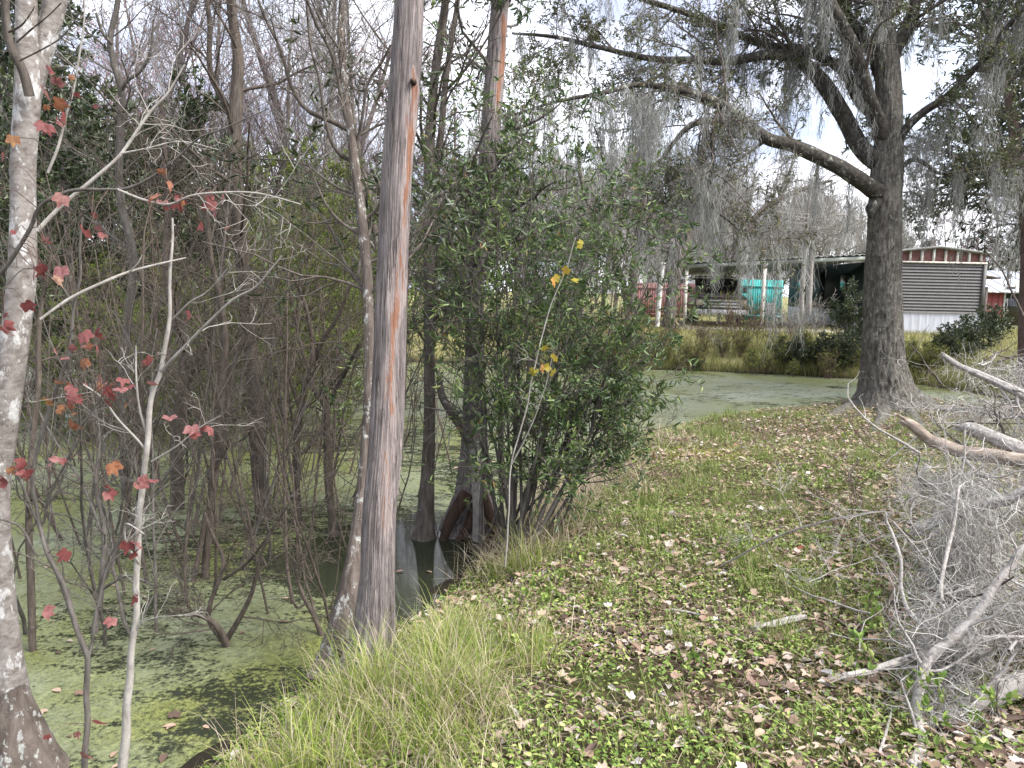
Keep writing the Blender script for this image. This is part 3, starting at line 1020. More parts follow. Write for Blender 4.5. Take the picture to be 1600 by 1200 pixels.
sapling('maple_sapling', 'pale slim sapling with red leaves, second stem from the left in front water', [
    ([(190, 1215, 22), (196, 1130, 18), (205, 1040, 15), (212, 960, 13), (216, 860, 13), (222, 760, 13), (230, 690, 12), (236, 620, 11), (250, 580, 10), (262, 520, 9), (267, 450, 7), (267, 400, 6), (270, 340, 4)], 2.55, 2.6),
    ([(252, 580, 8), (285, 545, 7), (330, 500, 6), (365, 468, 6), (400, 448, 5), (440, 400, 3)], 2.58, 2.4),
    ([(228, 705, 6), (190, 660, 5), (160, 625, 4.5), (130, 600, 3.5)], 2.58, 2.45),
    ([(232, 690, 5), (218, 640, 4.5), (212, 580, 4), (212, 540, 3)], 2.58, 2.6),
    ([(236, 722, 4.5), (275, 698, 4), (310, 670, 3), (345, 650, 2.5)], 2.57, 2.5),
    ([(268, 500, 4), (300, 470, 4), (325, 455, 3), (355, 420, 2.5)], 2.6, 2.5),
    ([(213, 985, 5), (228, 955, 4), (240, 930, 3)], 2.56, 2.5),
    ([(218, 880, 5), (200, 850, 5), (196, 820, 4), (225, 835, 3)], 2.56, 2.45)],
    2.5, ('white_stem', 'white_stem'), [(155, 605, 4), (130, 610, 3), (180, 600, 4), (200, 640, 1), (110, 640, 3), (190, 595, 2), (240, 610, 1), (235, 745, 2), (195, 940, 1), (270, 660, 1), (305, 665, 2), (330, 660, 1), (260, 560, 1), (280, 510, 1), (200, 850, 2)], 3, 21)

sapling('forked_sapling', 'grey forked sapling at the far left front, its base whitish', [
    ([(134, 1215, 13), (135, 1130, 12), (136, 1050, 12), (134, 1020, 12), (115, 965, 11), (95, 910, 10), (70, 850, 9), (55, 790, 8), (56, 720, 8), (75, 650, 8), (95, 590, 7), (110, 540, 7), (116, 470, 6), (125, 420, 5), (128, 340, 5)], 2.5, 2.5),
    ([(136, 1030, 8), (145, 1000, 6), (155, 940, 5), (165, 890, 5), (195, 860, 4), (230, 830, 3)], 2.5, 2.6),
    ([(66, 820, 6), (80, 770, 5), (105, 720, 5), (125, 670, 4), (160, 620, 3)], 2.5, 2.4),
    ([(60, 870, 5), (30, 825, 5), (0, 810, 4), (-30, 800, 4)], 2.5, 2.4),
    ([(115, 480, 4), (85, 440, 3.5), (40, 420, 3), (0, 455, 2.5)], 2.5, 2.4)],
    2.42, ('grey_stem', 'grey_stem'), [(80, 715, 2), (160, 752, 2), (20, 720, 2), (35, 745, 1), (5, 770, 1), (90, 950, 1), (110, 630, 1), (70, 632, 2), (130, 545, 2), (150, 535, 2), (95, 560, 2), (145, 550, 1), (110, 860, 1), (118, 1155, 2), (85, 1150, 1), (165, 965, 1), (10, 505, 2), (50, 480, 1)], 3, 22)

sapling('maple_branches', 'long curved pale branches with red leaves reaching right across the left trunk', [
    ([(-20, 445, 10), (15, 410, 9), (45, 360, 9), (65, 320, 8), (110, 299, 8), (160, 296, 7), (200, 294, 7), (240, 275, 6), (285, 240, 5), (312, 215, 4), (350, 200, 3), (420, 170, 2)], 2.35, 2.2),
    ([(185, 296, 6), (225, 312, 5.5), (262, 320, 5), (300, 306, 5), (345, 301, 4.5), (400, 303, 4), (470, 320, 2.5)], 2.27, 2.2),
    ([(60, 360, 10), (78, 340, 9), (100, 318, 9), (140, 285, 8), (180, 250, 7), (200, 225, 7), (235, 175, 6), (262, 145, 5), (290, 100, 3)], 2.38, 2.5),
    ([(190, 240, 5), (230, 232, 4), (280, 222, 3), (340, 235, 2)], 2.42, 2.4),
    ([(75, 270, 6), (88, 235, 6), (100, 190, 5), (118, 130, 4), (130, 60, 4), (132, -10, 3)], 2.38, 2.4)],
    2.26, ('grey_stem', 'white_stem'), [(70, 128, 2), (85, 148, 2), (105, 148, 1), (65, 170, 2), (55, 190, 1), (80, 190, 1), (140, 152, 1), (95, 105, 1), (25, 198, 1), (240, 275, 1), (262, 300, 2), (255, 330, 2), (335, 310, 3), (345, 325, 2), (300, 335, 2), (275, 328, 1), (140, 350, 2), (155, 355, 1), (90, 330, 1), (65, 370, 1), (75, 410, 3), (70, 420, 2), (20, 370, 1), (12, 285, 1), (20, 255, 1)], 6, 23, (0.04, 0.065), 'branch')

sapling('dead_stick', 'long straight pale dead stick slanting up to the right above the red leaf cluster', [
    ([(66, 497, 6), (110, 466, 7), (165, 440, 7), (200, 426, 6), (250, 412, 5), (292, 402, 3)], 2.45, 2.6),
    ([(200, 427, 4), (215, 412, 3), (222, 398, 2)], 2.5, 2.5)], 2.5, ('white_stem', 'white_stem'), [], 0, 24, cat='stick')

# ------------------------------------------------------------------ the two trees standing in the water behind, with their bush
t2 = thing('water_tree', 'slender grey tree standing in water right of the peeled trunk, forked high up', 'tree', tuple(P(664, 835, 5.7)))
bo = np.array(t2.location)
pp, rr = px_path([(662, 850, 44), (664, 820, 30), (668, 740, 21), (671, 650, 18), (670, 520, 17), (671, 400, 19), (673, 300, 20), (671, 230, 17), (676, 150, 14), (686, 70, 14), (696, 0, 12), (700, -140, 10)], 5.7, 5.9)
ge_ = Geo()
pts, rad = trunk_mesh(ge_, pp - bo, rr, 90, 18, ridge=0.05, lump=0.05, flute=0.2, flute_h=.15, seed=6)
ge_.build('trunk', M['grey_bark'], t2)
ge_ = Geo()
pp, rr = px_path([(676, 290, 13), (688, 220, 11), (695, 140, 10), (706, 60, 9), (716, -10, 8), (722, -120, 6)], 5.85, 5.7)
pts2, rad2 = trunk_mesh(ge_, pp - bo, rr, 30, 10, seed=7)
ge_.build('limb', M['grey_bark'], t2)
ge_ = Geo()
side_branches(rng, pts, rad, 16, 0.3, 0.95, (0.4, 1.1), TWIG, ge_)
gs2 = side_branches(rng, pts2, rad2, 10, 0.2, 0.95, (0.4, 0.9), TWIG, ge_)
ge_.build('crown', M['grey_bark'], t2)
ge_ = Geo()
twig_leaves(ge_, gs2, 1.5, (0.05, 0.075), 0.25, rng)
ge_.build('foliage', M['dark_leaf'], t2)

t3 = thing('cypress_tree', 'dark trunk with flared roots and an orange strip near its top, inside the bush', 'tree', tuple(P(742, 835, 5.9)))
bo = np.array(t3.location)
pp, rr = px_path([(735, 860, 110), (737, 825, 82), (741, 770, 58), (742, 700, 42), (742, 600, 32), (742, 450, 28), (750, 350, 30), (763, 250, 31), (772, 130, 31), (781, 0, 28), (786, -150, 24)], 5.9, 6.2)
s3 = np.array([(787, 10), (786, 60), (782, 120), (776, 170)], float)


def strip3(v):
    q = (v - CAMN) @ ROTN
    x = 800 + FPX * q[:, 0] / -q[:, 2]
    y = 600 - FPX * q[:, 1] / -q[:, 2]
    s = np.interp(y, [0, 30, 150, 190], [0, 1.25, 1.2, 0])
    return s * np.exp(-((x - np.interp(y, s3[:, 1], s3[:, 0])) / 5.5) ** 2)


ge_ = Geo()
pts, rad = trunk_mesh(ge_, pp - bo, rr, 140, 110, ridge=0.03, lump=0.05, fiss=0.04, fk=(9, 14, 21, 30), flute=0.45, flute_h=0.4, flute_n=6, seed=8)
ge_.attr = [strip3(ge_.v[0] + bo)] + ge_.attr[1:]
ge_.build('trunk', M['cedar_bark'], t3, attr='strip')
for k, (rp, rm) in enumerate(([[(730, 770, 22), (705, 810, 18), (690, 850, 12)], 'root_bark'], [[(752, 770, 20), (768, 815, 16), (775, 870, 12)], 'root_bark'],
                              [[(741, 690, 12), (744, 740, 16), (747, 790, 18), (748, 845, 20)], 'white_stem'], [[(686, 590, 8), (692, 622, 12), (712, 655, 13), (735, 690, 14)], 'grey_bark'],
                              [[(745, 790, 20), (730, 825, 16), (712, 855, 12)], 'root_bark'])):
    a_, b_ = px_path(rp, 5.72 if k < 3 else 5.8, 5.65)
    ge_ = Geo()
    trunk_mesh(ge_, a_ - bo, b_, 24, 12, ridge=0.05, lump=0.08, seed=9 + k)
    ge_.build('root' if k != 3 else 'limb', M[rm], t3)
ge_ = Geo()
gs3 = side_branches(rng, pts, rad, 26, 0.35, 0.98, (0.5, 1.2), TWIG, ge_, r0=0.2)
ge_.build('crown', M['grey_bark'], t3)
ge_ = Geo()
twig_leaves(ge_, gs3, 4.0, (0.05, 0.08), 0.26, rng)
ge_.build('foliage', M['myrtle_leaf'], t3)

# big evergreen bush
BUSH = dict(seg=[9, 6, 5, 4], wob=[0.07, 0.13, 0.16, 0.2], up=[0.03, 0.03, 0.03, 0.02], end=[0.3, 0.35, 0.4, 0.5], max=3, nb=[9, 5, 4, 0], t0=[0.3, 0.15, 0.15, 0],
            ang=[(25, 60), (25, 60), (25, 60), (0, 0)], lr=[(0.28, 0.45), (0.4, 0.65), (0.45, 0.75), (0, 0)], rr=[0.5, 0.55, 0.6, 0.6], rmin=0.0015)


def bush(name, label, base, aims, mat_leaf, per, lf, wr, seed, cat='bush', stemm='grey_stem', cfg=BUSH, r0=0.014, group=None, sides=(7, 5, 4, 3), jit=0.12):
    rg = np.random.RandomState(seed)
    t = thing(name, label, cat, tuple(base), group=group)
    g = Growth()
    for a in aims:
        v = np.asarray(a, float) - base
        L = np.linalg.norm(v)
        st = rg.normal(0, jit, 3) * np.array([1, 1, 0])
        d = nrm(v - st)
        grow(rg, g, st, d, L, r0 * rg.uniform(0.7, 1.3), 0, cfg)
    ge = Geo()
    growth_mesh(ge, g, sides)
    ge.build('stems', M[stemm], t)
    gf = Geo()
    twig_leaves(gf, g, per, lf, wr, rg)
    o = gf.build('foliage', M[mat_leaf], t)
    return t, g


ba = [(872, 240, 5.4), (835, 300, 5.2), (905, 320, 5.5), (950, 370, 5.5), (985, 440, 5.4), (800, 260, 5.7), (770, 330, 5.5), (730, 380, 5.4), (860, 400, 4.8), (820, 460, 4.9),
      (930, 480, 5.0), (900, 560, 4.8), (960, 560, 5.4), (1000, 590, 5.1), (1030, 610, 5.3), (1000, 660, 5.0), (780, 520, 5.0), (700, 500, 5.4), (850, 620, 4.7), (690, 400, 5.8), (940, 640, 4.9), (880, 210, 5.7), (850, 225, 5.5), (1035, 590, 5.3), (970, 300, 5.6), (760, 210, 5.6), (700, 280, 5.6)]
base = np.array([*P(800, 850, 5.25)[:2], -0.18])
myr, gmy = bush('wax_myrtle_bush', 'large dense evergreen bush at the bank between the water and the grass', base, [P(x, y, d) for x, y, d in ba], 'myrtle_leaf', 3.3, (0.035, 0.062), 0.28, 31)
# few coloured leaves of a thin maple growing up through the bush
sapling('thin_maple', 'thin straw coloured maple stem with yellow leaves standing before the bush', [
    ([(790, 885, 3.5), (795, 800, 3.2), (800, 720, 3), (822, 640, 3), (838, 560, 2.6), (860, 480, 2.3), (885, 420, 2), (900, 370, 1.6)], 4.35, 4.4),
    ([(800, 725, 2.6), (830, 665, 2.2), (850, 610, 1.8), (862, 560, 1.4)], 4.36, 4.25)],
    4.3, ('white_stem', 'white_stem'), [], 2, 25, thin=0.75)
gf = Geo()
rg = np.random.RandomState(3)
sp = [(865, 430, 1), (890, 420, 1), (905, 378, 1), (898, 442, 1), (872, 440, 1), (840, 580, 2), (855, 570, 2), (868, 585, 1), (850, 545, 1), (868, 560, 1), (830, 800, 0)]
ps = np.array([P(x + rg.uniform(-6, 6), y + rg.uniform(-6, 6), 4.35) for x, y, n in sp for _ in range(n)])
tm = [o for o in COL.objects if o.name.startswith('thin_maple')][0]
maple_leaves(gf, ps - np.array(tm.location), rg.normal(0, 1, ps.shape) + np.array([0, 0, -.5]), 0.075, rg)
gf.build('foliage', M['yellow_leaf'], tm)

# ------------------------------------------------------------------ flooded thicket
ORD = 'first second third fourth fifth sixth seventh eighth ninth tenth eleventh twelfth thirteenth fourteenth fifteenth sixteenth seventeenth eighteenth nineteenth'.split()
for tens, tenth in (('twenty', 'twentieth'), ('thirty', 'thirtieth'), ('forty', 'fortieth'), ('fifty', 'fiftieth'), ('sixty', 'sixtieth')):
    ORD += [tenth] + [tens + '-' + w for w in ORD[:9]]


def order_labels(objs, fmt, group):
    objs = sorted(objs, key=lambda o: to_px(o.location)[0])
    for i, o in enumerate(objs):
        o['label'] = fmt.format(ORD[i])
        o['group'] = group


def traced_stem(name, label, path, d0, d1, mat, branches, seed, nb=10, t0=0.35, Lr=(0.4, 1.1), rmin=0.002, sides=14):
    rg = np.random.RandomState(seed)
    p0 = P(path[0][0], path[0][1], d0)
    t = thing(name, label, 'tree', tuple(p0))
    a_, b_ = px_path(path, d0, d1)
    ge = Geo()
    pts, rad = trunk_mesh(ge, a_ - p0, b_, 12 * len(path), sides, ridge=0.04, lump=0.06, seed=seed)
    ge.build('trunk', M[mat], t)
    gc = Geo()
    for br, e0, e1 in branches:
        c_, d_ = px_path(br, e0, e1)
        c_, d_ = smooth_path(c_ - p0, d_, 8 * len(br))
        tubes(gc, c_[None], d_[None], 8)
        side_branches(rg, c_, d_, 5, 0.2, 1, (0.3, 0.8), TWIG, gc)
    side_branches(rg, pts, rad, nb, t0, 0.98, Lr, TWIG, gc, r0=0.3)
    gc.build('crown', M[mat], t)
    return t


traced_stem('swamp_tree', 'tallest brown trunk in the water left of the peeled trunk, slightly curved', [(417, 825, 30), (409, 780, 24), (401, 700, 23), (396, 600, 22), (390, 520, 22), (380, 420, 21), (372, 320, 20), (366, 230, 21), (369, 160, 20), (372, 90, 17), (363, 20, 15), (358, -80, 12)], 6.1, 6.3, 'brown_stem',
            [([(357, 172, 11), (345, 150, 10), (330, 118, 9), (327, 80, 8), (328, 40, 8), (322, -10, 7)], 6.3, 6.2)], 41, 16)
traced_stem('swamp_tree', 'dark slender tree with crooked upper stem, behind the long curved pale branches', [(198, 800, 15), (195, 700, 13), (190, 600, 12), (200, 500, 12), (208, 400, 12), (190, 320, 12), (186, 250, 12), (190, 150, 11), (178, 100, 10), (172, 60, 9), (184, 0, 8), (186, -80, 6)], 6.6, 6.4, 'grey_stem',
            [([(190, 140, 7), (200, 125, 6), (220, 110, 5), (235, 80, 4), (240, 30, 3)], 6.4, 6.3), ([(176, 70, 6), (160, 50, 5), (150, 20, 4)], 6.4, 6.3)], 42, 14)
traced_stem('swamp_tree', 'brown leaning trunk right of the white sapling, forked low above the water', [(276, 826, 24), (277, 760, 20), (276, 690, 20), (284, 630, 20), (290, 570, 19), (282, 520, 17), (268, 470, 15), (260, 400, 13), (262, 330, 10), (258, 250, 8), (250, 150, 6)], 6.3, 6.3, 'brown_stem',
            [([(288, 600, 12), (310, 560, 11), (330, 520, 9), (345, 450, 8), (350, 380, 6), (365, 300, 4)], 6.3, 6.1)], 43, 16)
traced_stem('swamp_tree', 'twin brown stem rising from water left of the tallest brown trunk', [(318, 950, 13), (320, 900, 12), (327, 820, 13), (335, 740, 14), (340, 680, 14), (346, 600, 13), (352, 540, 11), (345, 470, 9), (330, 400, 7), (322, 300, 5)], 4.8, 4.9, 'brown_stem',
            [([(336, 730, 9), (350, 700, 9), (356, 640, 8), (368, 560, 7), (400, 500, 5), (440, 430, 3)], 4.8, 4.7), ([(294, 985, 10), (300, 920, 9), (312, 860, 8), (322, 800, 8)], 4.7, 4.8)], 44, 14)
traced_stem('swamp_tree', 'crooked dark stem with long bare forks at the foot of the lichen trunk', [(362, 1033, 16), (354, 1010, 13), (346, 990, 11), (330, 970, 8), (300, 958, 5), (270, 952, 3)], 3.9, 3.7, 'brown_stem',
            [([(352, 1003, 10), (375, 965, 8), (392, 930, 7), (400, 900, 6), (410, 860, 5), (440, 800, 4)], 3.9, 3.8), ([(354, 1008, 9), (325, 962, 7), (345, 900, 6), (348, 870, 6), (330, 830, 5), (320, 800, 3)], 3.9, 4.1),
             ([(350, 905, 6), (385, 880, 5), (410, 850, 4), (450, 790, 3)], 4.0, 3.8)], 45, 6, Lr=(0.2, 0.5))
traced_stem('swamp_tree', 'brown stem with a bent elbow in water close left of the lichen trunk', [(523, 852, 17), (518, 800, 13), (512, 740, 12), (511, 680, 11), (509, 635, 11), (495, 615, 9), (486, 590, 8), (488, 540, 7), (478, 480, 6), (455, 420, 5)], 5.7, 5.6, 'brown_stem',
            [([(509, 640, 9), (530, 600, 8), (545, 570, 6), (560, 540, 4)], 5.7, 5.4), ([(512, 650, 7), (490, 690, 7), (470, 710, 6)], 5.7, 5.6), ([(488, 590, 6), (470, 540, 5), (458, 480, 4), (440, 400, 3)], 5.6, 5.5)], 46, 12)
traced_stem('swamp_tree', 'thin dark stem in duckweed just right of the pale spotted trunk', [(52, 1050, 12), (50, 980, 11), (48, 900, 11), (45, 820, 10), (50, 700, 9), (60, 600, 8), (62, 500, 7), (80, 400, 5)], 3.75, 3.9, 'brown_stem', [], 47, 8, Lr=(0.2, 0.6))
traced_stem('swamp_tree', 'dark stem with a swollen foot between the forked and white saplings', [(152, 1020, 15), (148, 985, 11), (155, 950, 10), (160, 900, 9), (163, 850, 8), (162, 820, 7), (150, 760, 6), (155, 680, 5), (140, 600, 4)], 3.95, 4.2, 'grey_stem',
            [([(165, 905, 5), (185, 850, 4), (205, 810, 4), (225, 770, 3)], 4, 4), ([(160, 920, 5), (200, 900, 4), (240, 915, 3)], 4, 3.9)], 48, 8, Lr=(0.2, 0.6))
traced_stem('swamp_tree', 'dark broken branch angling out of the water left of the lichen trunk foot', [(508, 1005, 12), (500, 985, 9), (490, 960, 8), (478, 940, 7), (468, 915, 6), (462, 890, 4)], 4.0, 4.1, 'brown_stem', [([(480, 942, 4), (465, 950, 3), (458, 940, 2)], 4.05, 4.0)], 49, 3, Lr=(0.1, 0.3))
traced_stem('swamp_tree', 'brown trunk with low side limb, standing between the bent elbow stem and tallest trunk', [(470, 850, 13), (466, 800, 11), (462, 720, 11), (468, 650, 10), (480, 590, 9), (500, 540, 8), (530, 490, 6), (550, 440, 4)], 6.0, 5.6, 'brown_stem',
            [([(470, 640, 7), (455, 600, 6), (448, 560, 6), (440, 520, 5), (410, 480, 4), (395, 420, 3)], 6.0, 5.8)], 50, 12)

THICK = dict(seg=[10, 7, 5, 4], wob=[0.08, 0.14, 0.18, 0.2], up=[0.02, 0.04, 0.03, 0.02], end=[0.25, 0.3, 0.35, 0.5], max=3, nb=[6, 3, 1, 0], t0=[0.25, 0.25, 0.2, 0],
             ang=[(15, 42), (20, 55), (25, 65), (0, 0)], lr=[(0.3, 0.55), (0.4, 0.65), (0.45, 0.75), (0, 0)], rr=[0.55, 0.6, 0.6, 0.6], rmin=0.0021)
KIND = [('low', 1.7, 'brown_stem', 'brown'), ('tall', 3.6, 'grey_stem', 'grey'), ('middling', 2.6, 'brown_stem', 'brown'), ('tall', 3.3, 'red_stem', 'reddish'), ('middling', 2.4, 'grey_stem', 'grey'), ('tall', 4.2, 'brown_stem', 'brown')]
protos = []
for k, (w, h, mt, cw) in enumerate(KIND):
    rg = np.random.RandomState(60 + k)
    t = thing('bare_shrub', 'x', 'shrub', (0, 0, 0))
    g = Growth()
    for s_ in range(rg.randint(2, 4)):
        az = rg.uniform(0, 6.28)
        d = np.array([math.cos(az) * 0.28, math.sin(az) * 0.28, 1.0])
        d = nrm(d * np.array([rg.uniform(.3, 1.4), rg.uniform(.3, 1.4), 1]))
        grow(rg, g, np.array([math.cos(az) * .06, math.sin(az) * .06, -0.3]), d, h * rg.uniform(0.7, 1.05) + .3, rg.uniform(0.006, 0.015), 0, THICK)
    ge = Geo()
    growth_mesh(ge, g, [7, 5, 3, 3])
    ge.build('stems', M[mt], t)
    protos.append((t, w, cw))
rg = np.random.RandomState(91)
rows = {'front': [], 'second': [], 'third': [], 'fourth': [], 'rear': []}
YR = {'front': (940, 1030, 6), 'second': (850, 935, 11), 'third': (770, 845, 14), 'fourth': (700, 765, 15), 'rear': (648, 698, 16)}
used = set()
for rn, (ya, yb, n) in YR.items():
    for i in range(n):
        px = 20 + (560 if rn != 'rear' else 640) * (i + rg.uniform(0.1, 0.9)) / n
        py = rg.uniform(ya, yb)
        p = G(px, py, WZ)
        if sdist(np.array([p[0]]), np.array([p[1]]))[0] > -0.25:
            continue
        k = rg.randint(0, 6) if rn not in ('front', 'second') else rg.choice([0, 4, 2, 0])
        sc = rg.uniform(0.75, 1.15)
        if k not in used:
            o = protos[k][0]
            o.location = p
            o.rotation_euler = (0, 0, rg.uniform(0, 6.28))
            o.scale = (sc,) * 3
            used.add(k)
        else:
            o = dup(protos[k][0], p, rg.uniform(0, 6.28), sc, tilt=(rg.normal(0, .07), rg.normal(0, .07)))
        rows[rn].append((o, k))
for rn, l in rows.items():
    order_labels([o for o, k in l], 'bare twiggy shrub standing in duckweed, {} from the left in the ' + rn + ' row', 'bare shrubs standing in the flooded thicket')
# behind the bush and right of the peeled trunk: a few in open water
sp = [(640, 700), (650, 770), (690, 720), (705, 680), (720, 740), (640, 640), (700, 640)]
ol = []
for i, (px, py) in enumerate(sp):
    ol.append(dup(protos[[0, 2, 4, 0, 0, 3, 2][i]][0], G(px, py, WZ), i * 1.3, 0.8))
o_ = dup(protos[0][0], on_ground(935, 735) + np.array([0, 0, .12]), 2.2, .5, 'sparse bare twiggy shrub on the bank at the right foot of the green bush', tilt=(.1, .35))
o_ = dup(protos[4][0], on_ground(985, 700) + np.array([0, 0, .12]), .7, .38, 'low bare twigs on the bank between the green bush and the far pond', tilt=(.0, .3))
order_labels(ol, 'bare thin shrub in open water between peeled trunk and green bush, {} from left', 'bare shrubs in the gap by the peeled trunk')

# ------------------------------------------------------------------ background woods
BARE = dict(seg=[12, 8, 6, 4], wob=[0.05, 0.1, 0.13, 0.16], up=[0.02, 0.05, 0.05, 0.04], end=[0.15, 0.25, 0.3, 0.5], max=3, nb=[20, 9, 6, 0], t0=[0.25, 0.2, 0.15, 0],
            ang=[(25, 55), (20, 50), (20, 50), (0, 0)], lr=[(0.25, 0.42), (0.4, 0.6), (0.45, 0.7), (0, 0)], rr=[0.42, 0.5, 0.55, 0.6], rmin=0.005)


def far_tree(name, label, seed, h, r, cfg, bark, twig, leafm=None, per=0, lf=(0.08, 0.14), wr=0.5, moss=0, mossl=(0.6, 1.6), buds=0, leafspread=0.9, cat='tree', flat=0, wiggle=0.06):
    rg = np.random.RandomState(seed)
    t = thing(name, label, cat, (0, 0, -50))
    g = Growth()
    grow(rg, g, (0, 0, -0.2), nrm(np.array([rg.normal(0, wiggle), rg.normal(0, wiggle), 1.0])), h, r, 0, cfg)
    ge = Geo()
    growth_mesh(ge, g, [9, 5, 3, 3], [0])
    ge.build('trunk', M[bark], t)
    ge = Geo()
    growth_mesh(ge, g, [9, 5, 3, 3], [1, 2, 3])
    ge.build('crown', M[twig], t)
    if per:
        gf = Geo()
        twig_leaves(gf, g, per, lf, wr, rg, leafspread)
        gf.build('foliage', M[leafm], t)
    if buds:
        gf = Geo()
        twig_leaves(gf, g, buds, (0.04, 0.07), 0.7, rg, 1.2)
        gf.build('buds', M['bud'], t)
    if moss:
        gm = Geo()
        src = [x for (lv, n), l in g.lv.items() if lv in (1, 2) for x in l]
        for _ in range(moss):
            pts = src[rg.randint(len(src))][0]
            i = rg.randint(1, len(pts))
            c = pts[i]
            ln = min(rg.uniform(*mossl), max(0.3, c[2] - 0.4))
            moss_clump(gm, c, ln, 26, 0.10, rg, (0.012, 0.03))
        o = gm.build('spanish_moss', M['moss_far'], t)
    return t


BUSHY = dict(BARE, nb=[22, 8, 5, 0], t0=[0.08, 0.15, 0.15, 0], lr=[(0.28, 0.46), (0.4, 0.6), (0.45, 0.7), (0, 0)])
SPREAD = dict(BARE, wob=[0.12, 0.14, 0.16, 0.2], up=[0.02, 0.0, -0.02, -0.05], nb=[13, 8, 5, 0], t0=[0.2, 0.2, 0.15, 0], ang=[(40, 80), (25, 60), (25, 60), (0, 0)], lr=[(0.4, 0.7), (0.4, 0.6), (0.4, 0.7), (0, 0)], end=[0.3, 0.25, .3, .5])
PINE = dict(BARE, nb=[34, 6, 0, 0], max=2, t0=[0.45, 0.3, 0, 0], ang=[(60, 95), (30, 60), (0, 0), (0, 0)], lr=[(0.12, 0.24), (0.4, 0.6), (0, 0), (0, 0)], up=[0.02, 0.03, 0, 0], wob=[0.02, .08, .1, .1])
PR = {
    'bareA': far_tree('bare_tree', 'x', 101, 13, 0.16, BARE, 'grey_bark', 'bud_twig', buds=0.5),
    'bareB': far_tree('bare_tree', 'x', 102, 11, 0.12, BARE, 'grey_bark', 'bare_twig', buds=0),
    'bareC': far_tree('bare_tree', 'x', 103, 9, 0.09, BARE, 'brown_stem', 'bud_twig', buds=0.8),
    'green': far_tree('evergreen_tree', 'x', 104, 6.5, 0.12, BUSHY, 'grey_bark', 'grey_stem', 'dark_leaf', 9, (0.09, 0.15), 0.36),
    'green2': far_tree('evergreen_tree', 'x', 105, 5, 0.09, BUSHY, 'grey_bark', 'grey_stem', 'dark_leaf', 8, (0.08, 0.13), 0.36),
    'spring': far_tree('budding_tree', 'x', 106, 5, 0.06, BUSHY, 'brown_stem', 'brown_stem', 'spring_leaf', 6.5, (0.045, 0.085), 0.45),
    'mossy': far_tree('mossy_tree', 'x', 107, 9, 0.2, SPREAD, 'grey_bark', 'bare_twig', 'oak_leaf', 0.6, (0.06, 0.1), 0.4, 330, (0.7, 2.4)),
    'mossy2': far_tree('mossy_tree', 'x', 108, 8, 0.16, SPREAD, 'grey_bark', 'bare_twig', 'bank_leaf', 0.7, (0.06, 0.1), 0.4, 260, (0.6, 2.0)),
    'pine': far_tree('pine_tree', 'x', 109, 13, 0.16, PINE, 'grey_bark', 'grey_stem', 'oak_leaf', 14, (0.22, 0.32), 0.07),
}
WORD = {'bareA': ('tall bare tree with pinkish buds', 'bare woods behind the pond'), 'bareB': ('bare grey tree', 'bare woods behind the pond'), 'bareC': ('slim bare tree with red buds', 'bare woods behind the pond'),
        'green': ('dense dark evergreen tree', 'evergreen trees of the background'), 'green2': ('small dark evergreen tree', 'evergreen trees of the background'), 'spring': ('small tree with fresh yellow green leaves', 'budding trees behind the thicket'),
        'mossy': ('wide tree draped in grey moss', 'mossy trees behind the yard'), 'mossy2': ('smaller tree hung with grey moss', 'mossy trees behind the yard'), 'pine': ('tall pine with a green crown', 'pines of the background')}
usedp = {}


def plant(kind, px, y, sc=1.0, rot=None, z=None, x=None):
    rgp = np.random.RandomState(int(px * 7 + y * 131) % 99991)
    xx = P(px, 500, y)[0] if x is None else x
    zz = gh(xx, y) if z is None else z
    rot = rgp.uniform(0, 6.28) if rot is None else rot
    if kind not in usedp:
        o = PR[kind]
        o.location = (xx, y, zz)
        o.rotation_euler = (0, 0, rot)
        o.scale = (sc,) * 3
        usedp[kind] = []
    else:
        o = dup(PR[kind], (xx, y, zz), rot, sc)
    usedp[kind].append(o)
    return o


rg = np.random.RandomState(55)
# left: woods beyond the thicket
for i in range(10):
    plant('bareA', -40 + 680 * (i + rg.uniform(0, 1)) / 10, rg.uniform(22, 36), rg.uniform(0.8, 1.15))
for i in range(7):
    plant('bareC', -20 + 660 * (i + rg.uniform(0, 1)) / 7, rg.uniform(15, 24), rg.uniform(0.75, 1.0))
for i in range(8):
    plant('bareB', 0 + 760 * (i + rg.uniform(0, 1)) / 8, rg.uniform(18, 30), rg.uniform(0.8, 1.1))
for px, y, s in ((20, 10.5, 1.05), (130, 9.8, 0.72), (215, 12.5, 0.8), (-60, 12, 1.2), (310, 14.5, 0.75), (60, 16, 1.0), (420, 19, 0.7), (170, 18, 0.9), (530, 20, 0.75), (280, 20, .8)):
    plant('green', px, y, s)
for px, y, s in ((90, 12.5, 0.9), (190, 11, 0.75), (260, 13.5, 0.8), (340, 16.5, 0.85), (390, 18, 0.9), (470, 21, 0.9), (640, 24, 1.0), (720, 25, 1.0), (800, 26, 1.0), (590, 22, .9)):
    plant('green2', px, y, s)
for px, y, s in ((120, 9.0, .42), (215, 8.8, .38), (290, 8.6, .4), (350, 8.8, .36), (440, 8.9, .42), (520, 9.2, .45), (250, 9.6, .4), (160, 9.4, .42), (300, 10, .45), (420, 9.8, .5), (370, 9.7, .45), (470, 12, .8), (60, 9.3, .4), (395, 10.5, 0.5), (450, 10, 0.62), (500, 11, 0.66), (540, 10.5, 0.55), (200, 10.5, 0.45), (100, 10, .5), (330, 11, .5), (430, 12.5, 0.72), (480, 13, 0.85), (455, 15, 0.9), (400, 14, 0.7), (520, 14.5, 0.75), (220, 11.5, 0.62), (330, 13, 0.6), (140, 14, 0.7), (560, 17, 0.7), (610, 19, 0.7), (690, 21, .6)):
    plant('spring', px, y, s)
